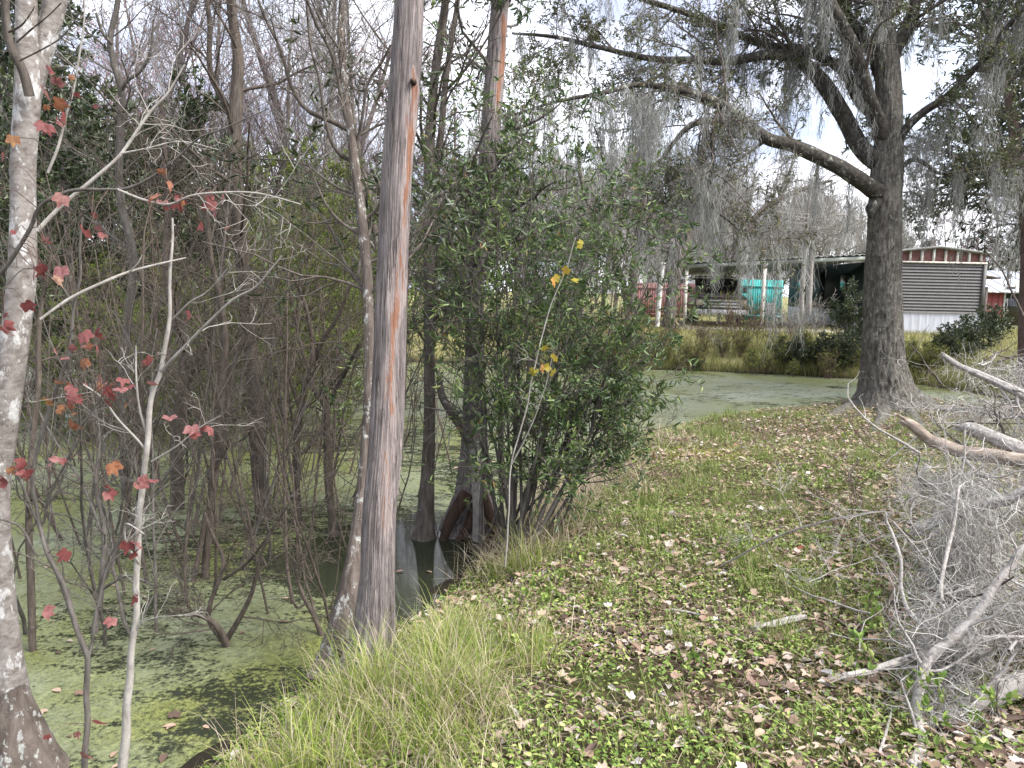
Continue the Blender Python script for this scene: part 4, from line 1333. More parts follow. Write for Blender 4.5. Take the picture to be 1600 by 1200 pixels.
# middle and right
for px, y, s in ((700, 30, 1.0), (890, 34, 1.0), (985, 28, 0.8), (1090, 44, 1.0), (1190, 48, 1.1), (1270, 44, 0.95), (1345, 50, 1.0)):
    plant('mossy', px, y, s)
for px, y, s in ((850, 30, 0.9), (940, 38, 0.9), (1140, 42, 0.9), (1300, 43, 0.9), (1430, 50, 0.8), (1600, 48, 1.0)):
    plant('mossy2', px, y, s)
for i in range(9):
    plant('bareB', 700 + 960 * (i + rg.uniform(0, 1)) / 9, rg.uniform(50, 64), rg.uniform(0.7, 1.05))
for px, y, s in ((1470, 47, 0.8), (1500, 52, 0.85), (960, 44, 1.0), (1540, 56, 1.0), (870, 48, 1.1)):
    plant('bareC', px, y, s)
for px, y, s in ((1440, 60, 0.62), (1560, 62, 0.7), (1090, 64, 0.7), (1640, 58, 0.9), (930, 60, .7)):
    plant('pine', px, y, s)
for px, y, s in ((1030, 55, 1.1), (1215, 58, 1.0), (1380, 62, .9), (1540, 60, 1.0), (900, 50, 1.1), (1110, 60, 1.0)):
    plant('green', px, y, s)
for i in range(15):
    plant('green2', 930 + 720 * (i + rg.uniform(0, 1)) / 15, rg.uniform(50, 66), rg.uniform(.8, 1.15))
for i in range(7):
    plant('green', 420 + 520 * (i + rg.uniform(0, 1)) / 7, rg.uniform(34, 46), rg.uniform(.7, 1.0))
for kind, l in usedp.items():
    rowd = {}
    for o in l:
        y = o.location[1]
        zone = 'beyond the thicket' if y < 38 and to_px(o.location)[0] < 780 else ('behind the yard' if y < 50 else 'far behind the house')
        rowd.setdefault(zone, []).append(o)
    for zone, ol in rowd.items():
        order_labels(ol, WORD[kind][0] + ' ' + zone + ', {} from the left', WORD[kind][1])

# ------------------------------------------------------------------ the great oak
oak = thing('oak_tree', 'big oak with flared base and long mossy limbs, standing at the pond corner', 'tree', tuple(on_ground(1385, 632)))
bo = np.array(oak.location)
OD = bo[1]
pp, rr = px_path([(1388, 655, 150), (1386, 632, 116), (1383, 605, 78), (1380, 560, 64), (1379, 500, 58), (1380, 420, 53), (1382, 340, 50), (1385, 280, 48), (1389, 210, 42), (1388, 140, 38), (1385, 80, 36), (1382, 40, 30)], OD, OD)
ge_ = Geo()
opts, orad = trunk_mesh(ge_, pp - bo, rr, 200, 150, ridge=0.03, lump=0.05, fiss=0.03, fk=(13, 21, 29, 41), fbreak=2.5, flute=0.38, flute_h=0.28, flute_n=6, seed=12)
ge_.build('trunk', M['oak_bark'], oak)
for rp in ([(1350, 620, 30), (1325, 636, 22), (1300, 650, 14), (1280, 660, 6)], [(1405, 628, 30), (1425, 650, 22), (1440, 668, 14), (1450, 680, 6)], [(1380, 640, 26), (1375, 660, 18), (1362, 676, 9)], [(1420, 615, 22), (1440, 628, 16), (1462, 640, 8)]):
    q = [on_ground(x, y) - bo + np.array([0, 0, -w * 0.0015]) for x, y, w in rp]
    ge_ = Geo()
    trunk_mesh(ge_, q, [w * 0.5 * OD / FPX for x, y, w in rp], 20, 12, ridge=0.05, lump=0.1, seed=13)
    ge_.build('root', M['oak_bark'], oak)
LIMBS = [
    ([(1372, 300, 34), (1345, 282, 30), (1310, 262, 27), (1270, 243, 26), (1235, 230, 24), (1200, 214, 22), (1160, 188, 20), (1120, 163, 18), (1080, 148, 16), (1045, 137, 13), (1000, 134, 10), (940, 146, 8), (870, 152, 6), (800, 180, 4)], OD - .1, OD - 1.6),
    ([(1380, 258, 38), (1352, 232, 33), (1325, 195, 30), (1300, 152, 28), (1275, 115, 26), (1240, 90, 22), (1200, 87, 18), (1140, 95, 14), (1080, 95, 13), (1020, 86, 11), (940, 72, 9), (870, 57, 7), (800, 52, 4)], OD, OD + .8),
    ([(1376, 215, 28), (1362, 180, 26), (1346, 150, 24), (1322, 112, 17), (1290, 90, 15), (1255, 78, 15), (1225, 72, 14), (1180, 68, 14), (1120, 38, 12), (1060, 13, 10), (1005, -2, 9), (940, -30, 6)], OD + .1, OD + 1.2),
    ([(1388, 225, 26), (1372, 188, 26), (1356, 150, 26), (1342, 112, 25), (1328, 70, 23), (1310, 35, 22), (1296, 0, 20), (1280, -60, 14)], OD - .05, OD - .5),
    ([(1386, 140, 22), (1376, 110, 22), (1364, 80, 21), (1345, 50, 18), (1325, 25, 17), (1318, -20, 14)], OD + .1, OD + .6),
    ([(1384, 70, 26), (1378, 30, 24), (1370, -10, 22), (1365, -100, 14)], OD, OD),
    ([(1392, 90, 28), (1408, 62, 26), (1420, 30, 24), (1430, 0, 22), (1440, -80, 14)], OD, OD - .2),
    ([(1392, 245, 15), (1412, 212, 15), (1440, 180, 14), (1480, 146, 13), (1520, 112, 12), (1548, 84, 11), (1570, 50, 9), (1592, 20, 8), (1630, -30, 6)], OD, OD - .9),
    ([(1400, 270, 8), (1425, 255, 8), (1445, 258, 7), (1475, 272, 6), (1530, 265, 5), (1575, 258, 4), (1620, 250, 3)], OD, OD - .6),
    ([(1150, 183, 14), (1130, 188, 13), (1105, 190, 12), (1075, 198, 10), (1052, 222, 8), (1038, 248, 7), (1020, 272, 6), (1010, 300, 4)], OD - 1.0, OD - 1.4),
    ([(1118, 192, 10), (1115, 220, 9), (1112, 260, 8), (1104, 300, 7), (1118, 330, 5), (1145, 355, 4), (1162, 372, 2)], OD - 1.1, OD - 1.3),
    ([(1378, 296, 14), (1370, 312, 22), (1364, 327, 22), (1361, 340, 8)], OD - .1, OD - .2),
]
OAKT = dict(seg=[8, 6, 5], wob=[0.13, 0.17, 0.2], up=[0.0, 0.0, -0.02], end=[0.3, 0.35, 0.5], max=2, nb=[9, 6, 0], t0=[0.1, 0.1, 0],
            ang=[(25, 65), (25, 65), (0, 0)], lr=[(0.35, 0.65), (0.4, 0.75), (0, 0)], rr=[0.5, 0.55, 0.6], rmin=0.004)
rg = np.random.RandomState(71)
gtw, gfo, gmo = Geo(), Geo(), Geo()
mossy_paths = []
for k, (path, d0, d1) in enumerate(LIMBS):
    a_, b_ = px_path(path, d0, d1)
    b_ = b_ * .86
    ge_ = Geo()
    a_[1:-1] += rg.normal(0, 0.02, a_[1:-1].shape)
    lp_, lr_ = trunk_mesh(ge_, a_ - bo, b_, 14 * len(path), 18, ridge=0.07, lump=0.12, seed=20 + k)
    ge_.build('limb', M['backlit_bark'], oak)
    if k == 11:
        continue
    L_ = np.linalg.norm(np.diff(lp_, axis=0), axis=1).sum()
    n = int(5 + L_ * 3.2)
    gs = side_branches(rg, lp_, lr_, n, 0.25, 1.0, (0.5, 1.5), OAKT, gtw, r0=0.3)
    twig_leaves(gfo, gs, 2.6 if k in (0, 9, 10) else 5.2, (0.04, 0.068), 0.34, rg)
    mossy_paths.append((lp_, 1.0))
    for (lv, nn_), l in gs.lv.items():
        if lv <= 1:
            mossy_paths += [(x[0], 0.5) for x in l[::3]]
gtw.build('crown', M['grey_bark'], oak)
gfo.build('foliage', M['oak_leaf'], oak)
for pth, wgt in mossy_paths:
    L_ = np.linalg.norm(np.diff(pth, axis=0), axis=1).sum()
    for _ in range(rg.poisson(L_ * (3.6 if wgt == 1 else .8))):
        i = rg.randint(len(pth) // 5, len(pth))
        moss_clump(gmo, pth[i], rg.uniform(0.25, 1.0) if rg.uniform() < .8 else rg.uniform(0.8, 1.5), 75, 0.04, rg, (0.004, 0.010))
gmo.build('spanish_moss', M['moss_hang'], oak)
# the big separate festoons
for j, (px, py, ln, d, lab) in enumerate(((1062, 215, 1.3, OD - 1.2, 'long grey moss beard under the drooping left limb end'), (1085, 250, 1.0, OD - 1.2, 'dark wide moss beard hanging between the two drooping limb ends'),
                                          (1430, 205, 1.5, OD - .1, 'thick grey moss beard hanging against the right side of the oak trunk'), (1330, 275, 0.9, OD - .2, 'short moss tail hanging under the lowest oak limb by the trunk'),
                                          (1455, 260, 1.35, OD - .2, 'thin long moss tail hanging in front of the house gable'), (1500, 262, 1.1, OD - .4, 'thin short moss tail hanging before the roof at the right'),
                                          (1108, 290, 0.75, OD - 1.3, 'heavy moss curtain at the lowest drooping branch'), (1280, 240, 1.15, OD - .3, 'long narrow moss rope hanging before the carport'),
                                          (1000, 145, 1.3, OD - 1.5, 'feathery moss curtain above the green bush'), (960, 150, 1.1, OD - 1.5, 'moss fringe at the far left of the lowest limb'),
                                          (1240, 95, 1.2, OD + .4, 'wide moss curtain falling from the bend of the second limb'),
                                          (1140, 170, 1.2, OD - 1.0, 'pale moss curtain hanging just right of the drooping limb ends'), (1020, 165, 1.1, OD - 1.5, 'long pale moss curtain left of the drooping limb ends'))):
    gm = Geo()
    c = P(px, py, d)
    big = j in (0, 1, 2, 6, 8, 10, 11, 12)
    moss_clump(gm, (0, 0, 0), ln, 250 if big else 170, (0.22 if j > 9 else .12) if big else 0.035, rg, (0.004, 0.009))
    if big:
        for q in range(5):
            moss_clump(gm, rg.normal(0, 1, 3) * np.array([.18, .1, .06]), ln * rg.uniform(.4, .9), 90, 0.05, rg, (0.003, 0.008))
    o = gm.build('spanish_moss', M['moss_hang'])
    o.location = c
    tag(o, lab, 'moss', 'Spanish moss festoons of the oak')

# ------------------------------------------------------------------ evergreen at the right edge, leaning mossy trunks in the yard
EDGE = dict(BUSHY, nb=[38, 9, 6, 0], up=[0.02, 0.0, -0.02, -0.03], ang=[(45, 85), (25, 60), (25, 60), (0, 0)], lr=[(0.3, 0.42), (0.4, 0.6), (0.45, 0.7), (0, 0)], t0=[0.42, 0.15, 0.15, 0])
e = far_tree('evergreen_tree', 'dark broadleaf evergreen with reddish trunk filling the right edge above the brush', 120, 7.5, 0.19, EDGE, 'red_stem', 'grey_stem', 'dark_leaf', 8, (0.07, 0.11), 0.38, 40, (0.5, 1.1))
e.location = (*P(1628, 500, 12.5)[:2], gh(P(1628, 500, 12.5)[0], 12.5))
e2 = dup(e, (*P(1665, 500, 15.5)[:2], gh(P(1665, 500, 15.5)[0], 15.5)), 2.1, 1.15, 'second dark evergreen a little behind the right edge evergreen, its crown touching the top')
def snag(name, label, path, d, mat, moss, seed, twigs=6):
    rg = np.random.RandomState(seed)
    p0 = P(path[0][0], path[0][1], d)
    t = thing(name, label, 'tree', tuple(p0))
    a_, b_ = px_path(path, d, d)
    ge = Geo()
    pts, rad = trunk_mesh(ge, a_ - p0, b_, 40, 12, ridge=0.06, lump=0.1, seed=seed)
    ge.build('trunk', M[mat], t)
    gc = Geo()
    gs = side_branches(rg, pts, rad, twigs, 0.3, 0.95, (0.8, 2.2), dict(OAKT, rmin=0.008), gc, r0=0.3)
    gc.build('crown', M[mat], t)
    if moss:
        gm = Geo()
        src = [x[0] for (lv, n), l in gs.lv.items() if lv <= 1 for x in l]
        for _ in range(moss):
            q = src[rg.randint(len(src))] if rg.uniform() < 0.6 else pts[22:]
            moss_clump(gm, q[rg.randint(len(q))], rg.uniform(0.5, 1.5), 30, 0.08, rg, (0.01, 0.022))
        gm.build('spanish_moss', M['moss_far'], t)
    return t


snag('leaning_tree', 'dark moss hung trunk leaning right in the yard left of the carport', [(1044, 512, 20), (1048, 470, 17), (1055, 430, 19), (1064, 390, 22), (1076, 340, 20), (1088, 290, 16), (1098, 240, 12), (1105, 190, 8)], 21.5, 'grey_bark', 40, 131, 10)
snag('dead_tree', 'grey dead tree with two thin stems standing before the dark porch', [(1263, 492, 9), (1265, 440, 9), (1268, 390, 8), (1272, 340, 6), (1276, 290, 5), (1278, 250, 3)], 20.5, 'dead_wood', 14, 132, 5)
snag('dead_tree', 'thinner mossy snag close beside the grey dead tree by the porch', [(1252, 492, 8), (1254, 440, 8), (1259, 390, 6), (1262, 330, 5), (1270, 280, 3)], 20.8, 'dead_wood', 14, 133, 4)
snag('leaning_tree', 'curved leaning mossy branch tree behind the carport', [(1120, 470, 9), (1150, 400, 9), (1180, 340, 10), (1220, 310, 8), (1270, 290, 6), (1300, 282, 4)], 34.0, 'grey_bark', 60, 134, 12)
snag('leaning_tree', 'mossy trunk at the left of the yard just above the bush', [(985, 490, 14), (990, 430, 14), (1000, 360, 14), (1004, 300, 12), (998, 240, 9)], 25.0, 'grey_bark', 60, 135, 12)

# ------------------------------------------------------------------ far bank shrubs and the yard plants
def mini(name, seed, h, n, leafm, stem, per, lf, wr, cat='shrub', spread=0.5):
    rg = np.random.RandomState(seed)
    t = thing(name, 'x', cat, (0, 0, -50))
    g = Growth()
    cfg = dict(THICK, max=2, nb=[7, 4, 0, 0], rmin=0.004, up=[0.03, 0.03, 0.02, 0])
    for _ in range(n):
        az = rg.uniform(0, 6.28)
        d = nrm(np.array([math.cos(az) * spread * rg.uniform(.2, 1), math.sin(az) * spread * rg.uniform(.2, 1), 1.0]))
        grow(rg, g, np.array([math.cos(az), math.sin(az), 0]) * rg.uniform(0, .12) * h + np.array([0, 0, -.05]), d, h * rg.uniform(.6, 1.05), 0.008, 0, cfg)
    ge = Geo()
    growth_mesh(ge, g, [4, 3, 3])
    ge.build('stems', M[stem], t)
    if per:
        gf = Geo()
        twig_leaves(gf, g, per, lf, wr, rg)
        gf.build('foliage', M[leafm], t)
    return t


MP = {'weed': mini('bank_shrub', 141, 1.05, 14, 'bank_leaf', 'brown_stem', 1.7, (0.05, 0.10), 0.3, spread=.32), 'weed2': mini('bank_shrub', 142, 1.0, 16, 'bank_leaf', 'red_stem', 0.9, (0.05, 0.09), 0.3, spread=.3),
      'dry': mini('dry_shrub', 143, 1.2, 9, 'bank_leaf', 'red_stem', 0.25, (0.05, 0.08), 0.4, spread=0.7), 'pale': mini('dead_shrub', 144, 1.7, 5, None, 'white_stem', 0, None, 0, spread=0.9),
      'dark': mini('evergreen_shrub', 145, 1.1, 16, 'dark_leaf', 'grey_stem', 7, (0.05, 0.09), 0.36, spread=0.8)}
MW = {'weed': ('yellow green leafy shrub on the far bank', 'leafy shrubs along the far bank'), 'weed2': ('reddish stemmed weedy shrub on the far bank', 'leafy shrubs along the far bank'), 'dry': ('leafless rusty brown shrub between the far bank and the truck', 'dry shrubs of the yard edge'),
      'pale': ('bare whitish dead shrub before the porch', 'dead shrubs before the porch'), 'dark': ('dark evergreen shrub on the far bank', 'evergreen shrubs of the far bank')}
usedm = {}


def put(kind, x, y, sc=1.0, dz=0.0):
    rgp = np.random.RandomState(int(abs(x) * 911 + y * 1731) % 99991)
    loc = (x, y, gh(x, y) + dz)
    if kind not in usedm:
        o = MP[kind]
        o.location = loc
        usedm[kind] = []
        o.scale = (sc,) * 3 if np.isscalar(sc) else sc
    else:
        o = dup(MP[kind], loc, rgp.uniform(0, 6.28), sc)
    usedm[kind].append(o)


def bank(px):                         # the far shoreline below pixel column px
    yy = np.linspace(12.5, 24, 140)
    xx = (px - 800) / FPX * yy * 1.0
    s = sdist(xx, yy)
    inside = np.where(s < 0)[0]
    return yy[inside[-1]] if len(inside) else 15.0


rg = np.random.RandomState(81)
for i in range(30):
    px = 900 + 455 * (i + rg.uniform(0, 1)) / 30
    y = bank(px) + rg.uniform(-0.3, 1.0)
    put(rg.choice(['weed', 'weed2']), (px - 800) / FPX * y, y, rg.uniform(0.4, 0.8))
for i in range(16):
    px = 1395 + 120 * (i + rg.uniform(0, 1)) / 16
    y = bank(min(px, 1440)) + rg.uniform(0.2, 1.5)
    put('weed', (px - 800) / FPX * y, y, rg.uniform(0.4, .65))
for px, dy, s in ((1085, 2.0, .75), (1098, 3.0, .5), (1115, 2.2, .5), (1135, 3.2, .6), (1200, 2.5, .7), (1145, 4.5, 1.2), (1162, 3.5, 1.1), (1178, 3, 1.0), (1100, 2.5, .6), (1155, 6.5, 1.2), (1230, 2.5, 0.9), (1250, 3.2, .9), (1060, 3.5, .9), (960, 2, 1.0), (990, 2.6, 1.0), (1030, 1.2, .8), (925, 1.2, 1.0)):
    y = bank(px) + dy
    put('dry', (px - 800) / FPX * y, y, s)
for px, dy, s in ((1215, 1.6, 1.0), (1262, 2.2, 1.1), (1285, 2.6, .9), (1240, 2.4, 1.1), (1130, 0.6, .5)):
    y = bank(px) + dy
    put('pale', (px - 800) / FPX * y, y, s)
for px, dy, s in ((1240, .3, .75), (1275, .4, .8), (1310, .3, .8), (1335, .5, .85), (1332, 1.6, (1.25, 1.25, 1.75)), (1480, 1.2, .85), (1510, 1.5, 1.0), (1500, .6, .6), (1545, 4.5, 1.1), (1090, 0.1, .3)):
    y = bank(min(px, 1445)) + dy
    put('dark', (px - 800) / FPX * y, y, s)
for kind, ol in usedm.items():
    order_labels(ol, MW[kind][0] + ', {} from the left', MW[kind][1])

# ------------------------------------------------------------------ mobile home with carport
HY = 28.0
hz = gh(P(1450, 520, HY)[0], HY)
A = P(1352, 520, HY)[0]
Bx = P(1526, 520, HY)[0]
WD = Bx - A
home = thing('mobile_home', 'grey sided mobile home with white skirt, behind the oak trunk', 'house', (A, HY, hz), R_(-2.0))
LX = lambda px, py: P(px, py, HY)
zs, ze = LX(1470, 489)[2] - hz, LX(1470, 411)[2] - hz        # skirt top, eave
LEN = 9.0
g_ = Geo()
n = 16
prof = []
for i in range(n):
    z0_ = zs + (ze - zs) * i / n
    z1_ = zs + (ze - zs) * (i + 1) / n
    prof += [(-0.065, z0_), (-0.004, z1_)]
for (xa, xb) in ((0.0, WD),):
    for i in range(len(prof) - 1):
        (o0, z0_), (o1, z1_) = prof[i], prof[i + 1]
        g_.add([(xa, o0, z0_), (xb, o0, z0_), (xb, o1, z1_), (xa, o1, z1_)], [(0, 1, 2, 3)])
g_.box(0.002, WD - 0.002, 0.002, 0.12, zs, ze)
g_.build('end_wall', M['siding'], home, smooth=False)
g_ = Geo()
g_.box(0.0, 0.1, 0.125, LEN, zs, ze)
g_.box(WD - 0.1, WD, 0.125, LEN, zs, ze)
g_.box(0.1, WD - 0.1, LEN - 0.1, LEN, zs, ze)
g_.build('side_wall', M['shaded_teal'], home, smooth=False)
g_ = Geo()
nx_ = 60
for i in range(nx_):          # ribbed metal skirt
    xa, xb = WD * i / nx_, WD * (i + 1) / nx_
    ya, yb = (-0.02 if i % 4 == 0 else -0.012), (-0.02 if (i + 1) % 4 == 0 else -0.012)
    g_.add([(xa, ya, -0.25), (xb, yb, -0.25), (xb, yb, zs - 0.003), (xa, ya, zs - 0.003)], [(0, 1, 2, 3)])
g_.box(0.002, WD - .002, 0.0, LEN, -0.25, zs - 0.006)
g_.build('skirt', M['skirt'], home, smooth=False)
g_ = Geo()
g_.box(WD - 0.09, WD + 0.03, -0.09, -0.067, zs, ze)
g_.build('corner_trim', M['siding'], home, smooth=False)
# gable with bare studs below a low curved roof
RL, RP = LX(1530, 398)[2] - hz - ze, LX(1450, 388)[2] - hz - ze
def roofz(x):
    return ze + RP - (RP - RL) * abs(x - WD * .58) / (WD * .42)
g_ = Geo()
N_ = 24
for i in range(N_):
    xa, xb = WD * i / N_, WD * (i + 1) / N_
    g_.add([(xa, 0.05, ze + .004), (xb, 0.05, ze + .004), (xb, 0.05, roofz(xb)), (xa, 0.05, roofz(xa))], [(0, 1, 2, 3)])
    for yy_ in (0.05, LEN):
        pass
g_.build('gable_board', M['red_board'], home, smooth=False)
g_ = Geo()
g_.box(-0.02, WD + 0.02, -0.10, 0.045, ze - 0.02, ze + 0.04)
g_.build('gable_sill', M['post_paint'], home, smooth=False)
for i in range(10):
    x = 0.12 + (WD - 0.3) * i / 9
    g_ = Geo()
    g_.box(x - 0.035, x + 0.035, -0.05, 0.046, ze + 0.044, roofz(x) - 0.004)
    g_.build('stud', M['white_paint' if i % 3 else 'post_paint'], home, smooth=False)
g_ = Geo()
for i in range(N_):
    xa, xb = -0.12 + (WD + .24) * i / N_, -0.12 + (WD + .24) * (i + 1) / N_
    za, zb = roofz(xa), roofz(xb)
    v = []
    for (x, z) in ((xa, za), (xb, zb)):
        v += [(x, -0.16, z), (x, LEN + .1, z), (x, LEN + .1, z + 0.09), (x, -0.16, z + 0.09)]
    g_.add(v, [(0, 1, 5, 4), (3, 7, 6, 2), (0, 4, 7, 3), (1, 2, 6, 5)])
g_.build('roof', M['roof_metal'], home, smooth=False)
for (ya, yb, za, zb, nm) in ((1.6, 2.6, 1.5, 2.1, 'window'), (4.4, 5.3, 0.8, 2.25, 'door'), (6.6, 7.6, 1.5, 2.1, 'window')):
    g_ = Geo()
    g_.box(-0.05, -0.003, ya, yb, za, zb)
    fr = g_.build(nm, M['shaded_teal'], home, smooth=False)
    if nm == 'window':
        g_ = Geo()
        g_.box(-0.058, -0.052, ya + .07, yb - .07, za + .07, zb - .07)
        g_.build('pane', M['glass'], fr, smooth=False)

# carport along the left side of the home
cx0 = P(1073, 415, HY - .6)[0]
car = thing('carport', 'low corrugated metal carport roof on thin white posts beside the mobile home', 'carport', (A, HY - 0.6, hz), R_(-2.0))
cw = A - cx0
cA, cB = P(1350, 397, HY - .6)[2] - hz, P(1075, 411, HY - .6)[2] - hz
cz = lambda x: cA + x * (cA - cB) / cw       # x negative to the left
g_ = Geo()
N_ = 120
for k, (za, off) in enumerate(((0.0, 0),)):
    xs = np.linspace(-cw, -0.06, N_)
    zz = cz(xs) + 0.025 * np.sin(xs * 2 * np.pi / 0.22)
    v = np.concatenate([np.stack([xs, np.full(N_, -0.12) + 0.03 * np.sin(xs * 9), zz + 0.03], 1), np.stack([xs, np.full(N_, 7.0), zz + .03 - .3], 1),
                        np.stack([xs, np.full(N_, -0.12) + 0.03 * np.sin(xs * 9), zz], 1), np.stack([xs, np.full(N_, 7.0), zz - .3], 1)])
    i = np.arange(N_ - 1)
    g_.add(v, np.concatenate([np.stack([i, i + 1, i + 1 + N_, i + N_], 1), np.stack([i + 2 * N_, i + 3 * N_, i + 1 + 3 * N_, i + 1 + 2 * N_], 1), np.stack([i, i + 2 * N_, i + 1 + 2 * N_, i + 1], 1)]))
g_.build('roof', M['roof_metal'], car, smooth=False)
g_ = Geo()
xs = np.linspace(-cw + .03, -0.08, 20)
v = np.concatenate([np.stack([xs, xs * 0 - 0.02, cz(xs) - 0.05], 1), np.stack([xs, xs * 0 + 6.9, cz(xs) - .35], 1)])
i = np.arange(19)
g_.add(v, np.stack([i, i + 20, i + 21, i + 1], 1))
g_.build('ceiling', M['roof_under'], car, smooth=False)
g_ = Geo()
for xa, xb in ((-cw, -cw * .585), (-cw * .575, -0.1)):
    g_.add([(xa, -0.06, cz(xa) - .17), (xb, -0.06, cz(xb) - .17), (xb, -.06, cz(xb) - .045), (xa, -.06, cz(xa) - .045), (xa, -0.02, cz(xa) - .17), (xb, -0.02, cz(xb) - .17), (xb, -.02, cz(xb) - .045), (xa, -.02, cz(xa) - .045)],
           [(0, 1, 2, 3), (4, 7, 6, 5), (0, 4, 5, 1), (3, 2, 6, 7), (0, 3, 7, 4), (1, 5, 6, 2)])
g_.build('fascia', M['roof_under'], car, smooth=False)
for fx, fy, r_, lean in ((-0.585, 0.02, 0.055, 0.0), (-0.99, 0.05, .05, 0), (-0.585, 3.4, .05, 0), (-0.99, 3.4, .05, 0), (-0.585, 6.7, .05, 0), (-0.99, 6.7, .05, 0), (-.3, 6.7, .05, 0)):
    g_ = Geo()
    x = fx * cw
    top = cz(x) - 0.175 - (0.3 * fy / 7)
    g_.box(x - r_, x + r_, fy - r_, fy + r_, -0.3, top)
    p = g_.build('post', M['post_paint'], car, smooth=False)
    g_ = Geo()
    g_.box(x - r_ * 1.8, x + r_ * 1.8, fy - r_ * 1.8, fy + r_ * 1.8, top + .001, top + 0.02)
    g_.build('bracket', M['post_paint'], p, smooth=False)
g_ = Geo()
g_.box(-cw - .2, 0, -0.3, 7.2, -0.3, 0.03)
g_.build('slab', M['concrete'], car, smooth=False)
post = thing('white_post', 'lone leaning white post in the yard left of the carport', 'post', tuple(P(1027, 508, 24.5)))
pb = np.array(post.location)
a_, b_ = px_path([(1027, 510, 6.5), (1031, 460, 6.5), (1036, 412, 6.5)], 24.5, 24.5)
g_ = Geo()
tubes(g_, (a_ - pb)[None], b_[None], 10)
g_.build('shaft', M['white_paint'], post)
g_ = Geo()
tubes(g_, np.array([[a_[-1] - pb, a_[-1] - pb + np.array([0, 0, .05])]]), np.array([[.09, .05]]), 10)
g_.build('cap', M['white_paint'], post)

# truck under the carport
def truck(name, label, loc, rz):
    t = thing(name, label, 'truck', loc, rz)
    # local: front toward -Y, width along X
    def prism(prof, x0, x1, nm, mt, parent=None, bev=0.0):
        g = Geo()
        k = len(prof)
        v = [(x0, y, z) for y, z in prof] + [(x1, y, z) for y, z in prof]
        cy, cz_ = np.mean([p[0] for p in prof]), np.mean([p[1] for p in prof])
        v += [(x0, cy, cz_), (x1, cy, cz_)]
        q = [(i, (i + 1) % k, (i + 1) % k + k, i + k) for i in range(k)]
        tr = [(i, 2 * k, (i + 1) % k) for i in range(k)] + [(i + k, (i + 1) % k + k, 2 * k + 1) for i in range(k)]
        g.add(v, q, tr)
        o_ = g.build(nm, M[mt], parent or t, smooth=False)
        md = o_.modifiers.new('bevel', 'BEVEL')
        md.width = 0.04
        md.segments = 2
        md.limit_method = 'ANGLE'
        return o_
    body = [(-2.6, .55), (-2.6, 1.05), (-2.5, 1.12), (-1.0, 1.2), (2.6, 1.2), (2.65, .6), (2.2, .5), (1.95, .85), (1.35, .85), (1.1, .48), (-1.15, .48), (-1.4, .85), (-2.0, .85), (-2.25, .52)]
    prism(body, -.95, .95, 'body', 'truck_paint')
    prism([(-2.52, 1.125), (-2.45, 1.2), (-1.1, 1.29), (-1.0, 1.205)], -.86, .86, 'hood', 'truck_hood')
    prism([(-1.1, 1.21), (-.45, 1.86), (2.0, 1.9), (2.45, 1.21)], -.82, .82, 'cab', 'truck_paint')
    g = Geo()
    g.add([(-.72, -1.075, 1.27), (.72, -1.075, 1.27), (.66, -.54, 1.8), (-.66, -.54, 1.8)], [(0, 1, 2, 3)])
    g.add([(-.72, -1.055, 1.25), (.72, -1.055, 1.25), (.66, -.52, 1.78), (-.66, -.52, 1.78)], [(3, 2, 1, 0)])
    g.build('windshield', M['glass'], t, smooth=False)
    for s in (-1, 1):
        g = Geo()
        g.add([(s * .826, -.75, 1.3), (s * .826, .3, 1.3), (s * .826, .3, 1.78), (s * .826, -.4, 1.78)], [(0, 1, 2, 3)])
        g.add([(s * .826, .4, 1.3), (s * .826, 1.9, 1.3), (s * .826, 1.75, 1.78), (s * .826, .4, 1.78)], [(0, 1, 2, 3)])
        g.build('side_window', M['glass'], t, smooth=False)
        g = Geo()
        g.box(s * .78 - .13, s * .78 + .13, -2.64, -2.603, .83, 1.03)
        g.build('headlight', M['lamp_glass'], t, smooth=False)
        g = Geo()
        g.box(s * 1.06 - .1, s * 1.06 + .1, -.85, -.76, 1.3, 1.5)
        g.build('mirror', M['truck_paint'], t, smooth=False)
        for yw in (-1.7, 1.65):
            a = np.linspace(0, 2 * np.pi, 25)[:-1]
            g = Geo()
            tubes(g, np.array([[(s * .72, yw, .38), (s * .74, yw, .38), (s * .94, yw, .38), (s * .96, yw, .38)]]), np.array([[.2, .38, .38, .22]]), 24)
            w = g.build('wheel', M['tyre'], t)
            g = Geo()
            tubes(g, np.array([[(s * .94, yw, .38), (s * .965, yw, .38), (s * .966, yw, .38)]]), np.array([[.23, .2, .01]]), 24)
            g.build('rim', M['chrome'], w)
    g = Geo()
    g.box(-.62, .62, -2.632, -2.604, .72, 1.06)
    gr = g.build('grille', M['truck_hood'], t, smooth=False)
    for z in (.78, .89, 1.0):
        g = Geo()
        g.box(-.66, .66, -2.66, -2.634, z - .025, z + .025)
        g.build('bar', M['chrome'], gr, smooth=False)
    g = Geo()
    g.box(-.98, .98, -2.78, -2.66, .5, .68)
    bo_ = g.build('bumper', M['chrome'], t, smooth=False)
    g = Geo()
    for y in (.3, 1.4):
        g.box(-.7, .7, y - .03, y + .03, 1.94, 1.98)
    for x in (-.7, .7):
        g.box(x - .03, x + .03, -.2, 1.9, 1.905, 1.938)
    g.build('roof_rack', M['chrome'], t, smooth=False)
    return t


tp = P(1118, 500, 29.5)
truck('pickup_truck', 'dark old truck with chrome grille parked under the carport behind dry shrubs', (tp[0] + .35, 31.2, gh(tp[0], 31.0) + .02), R_(-9))

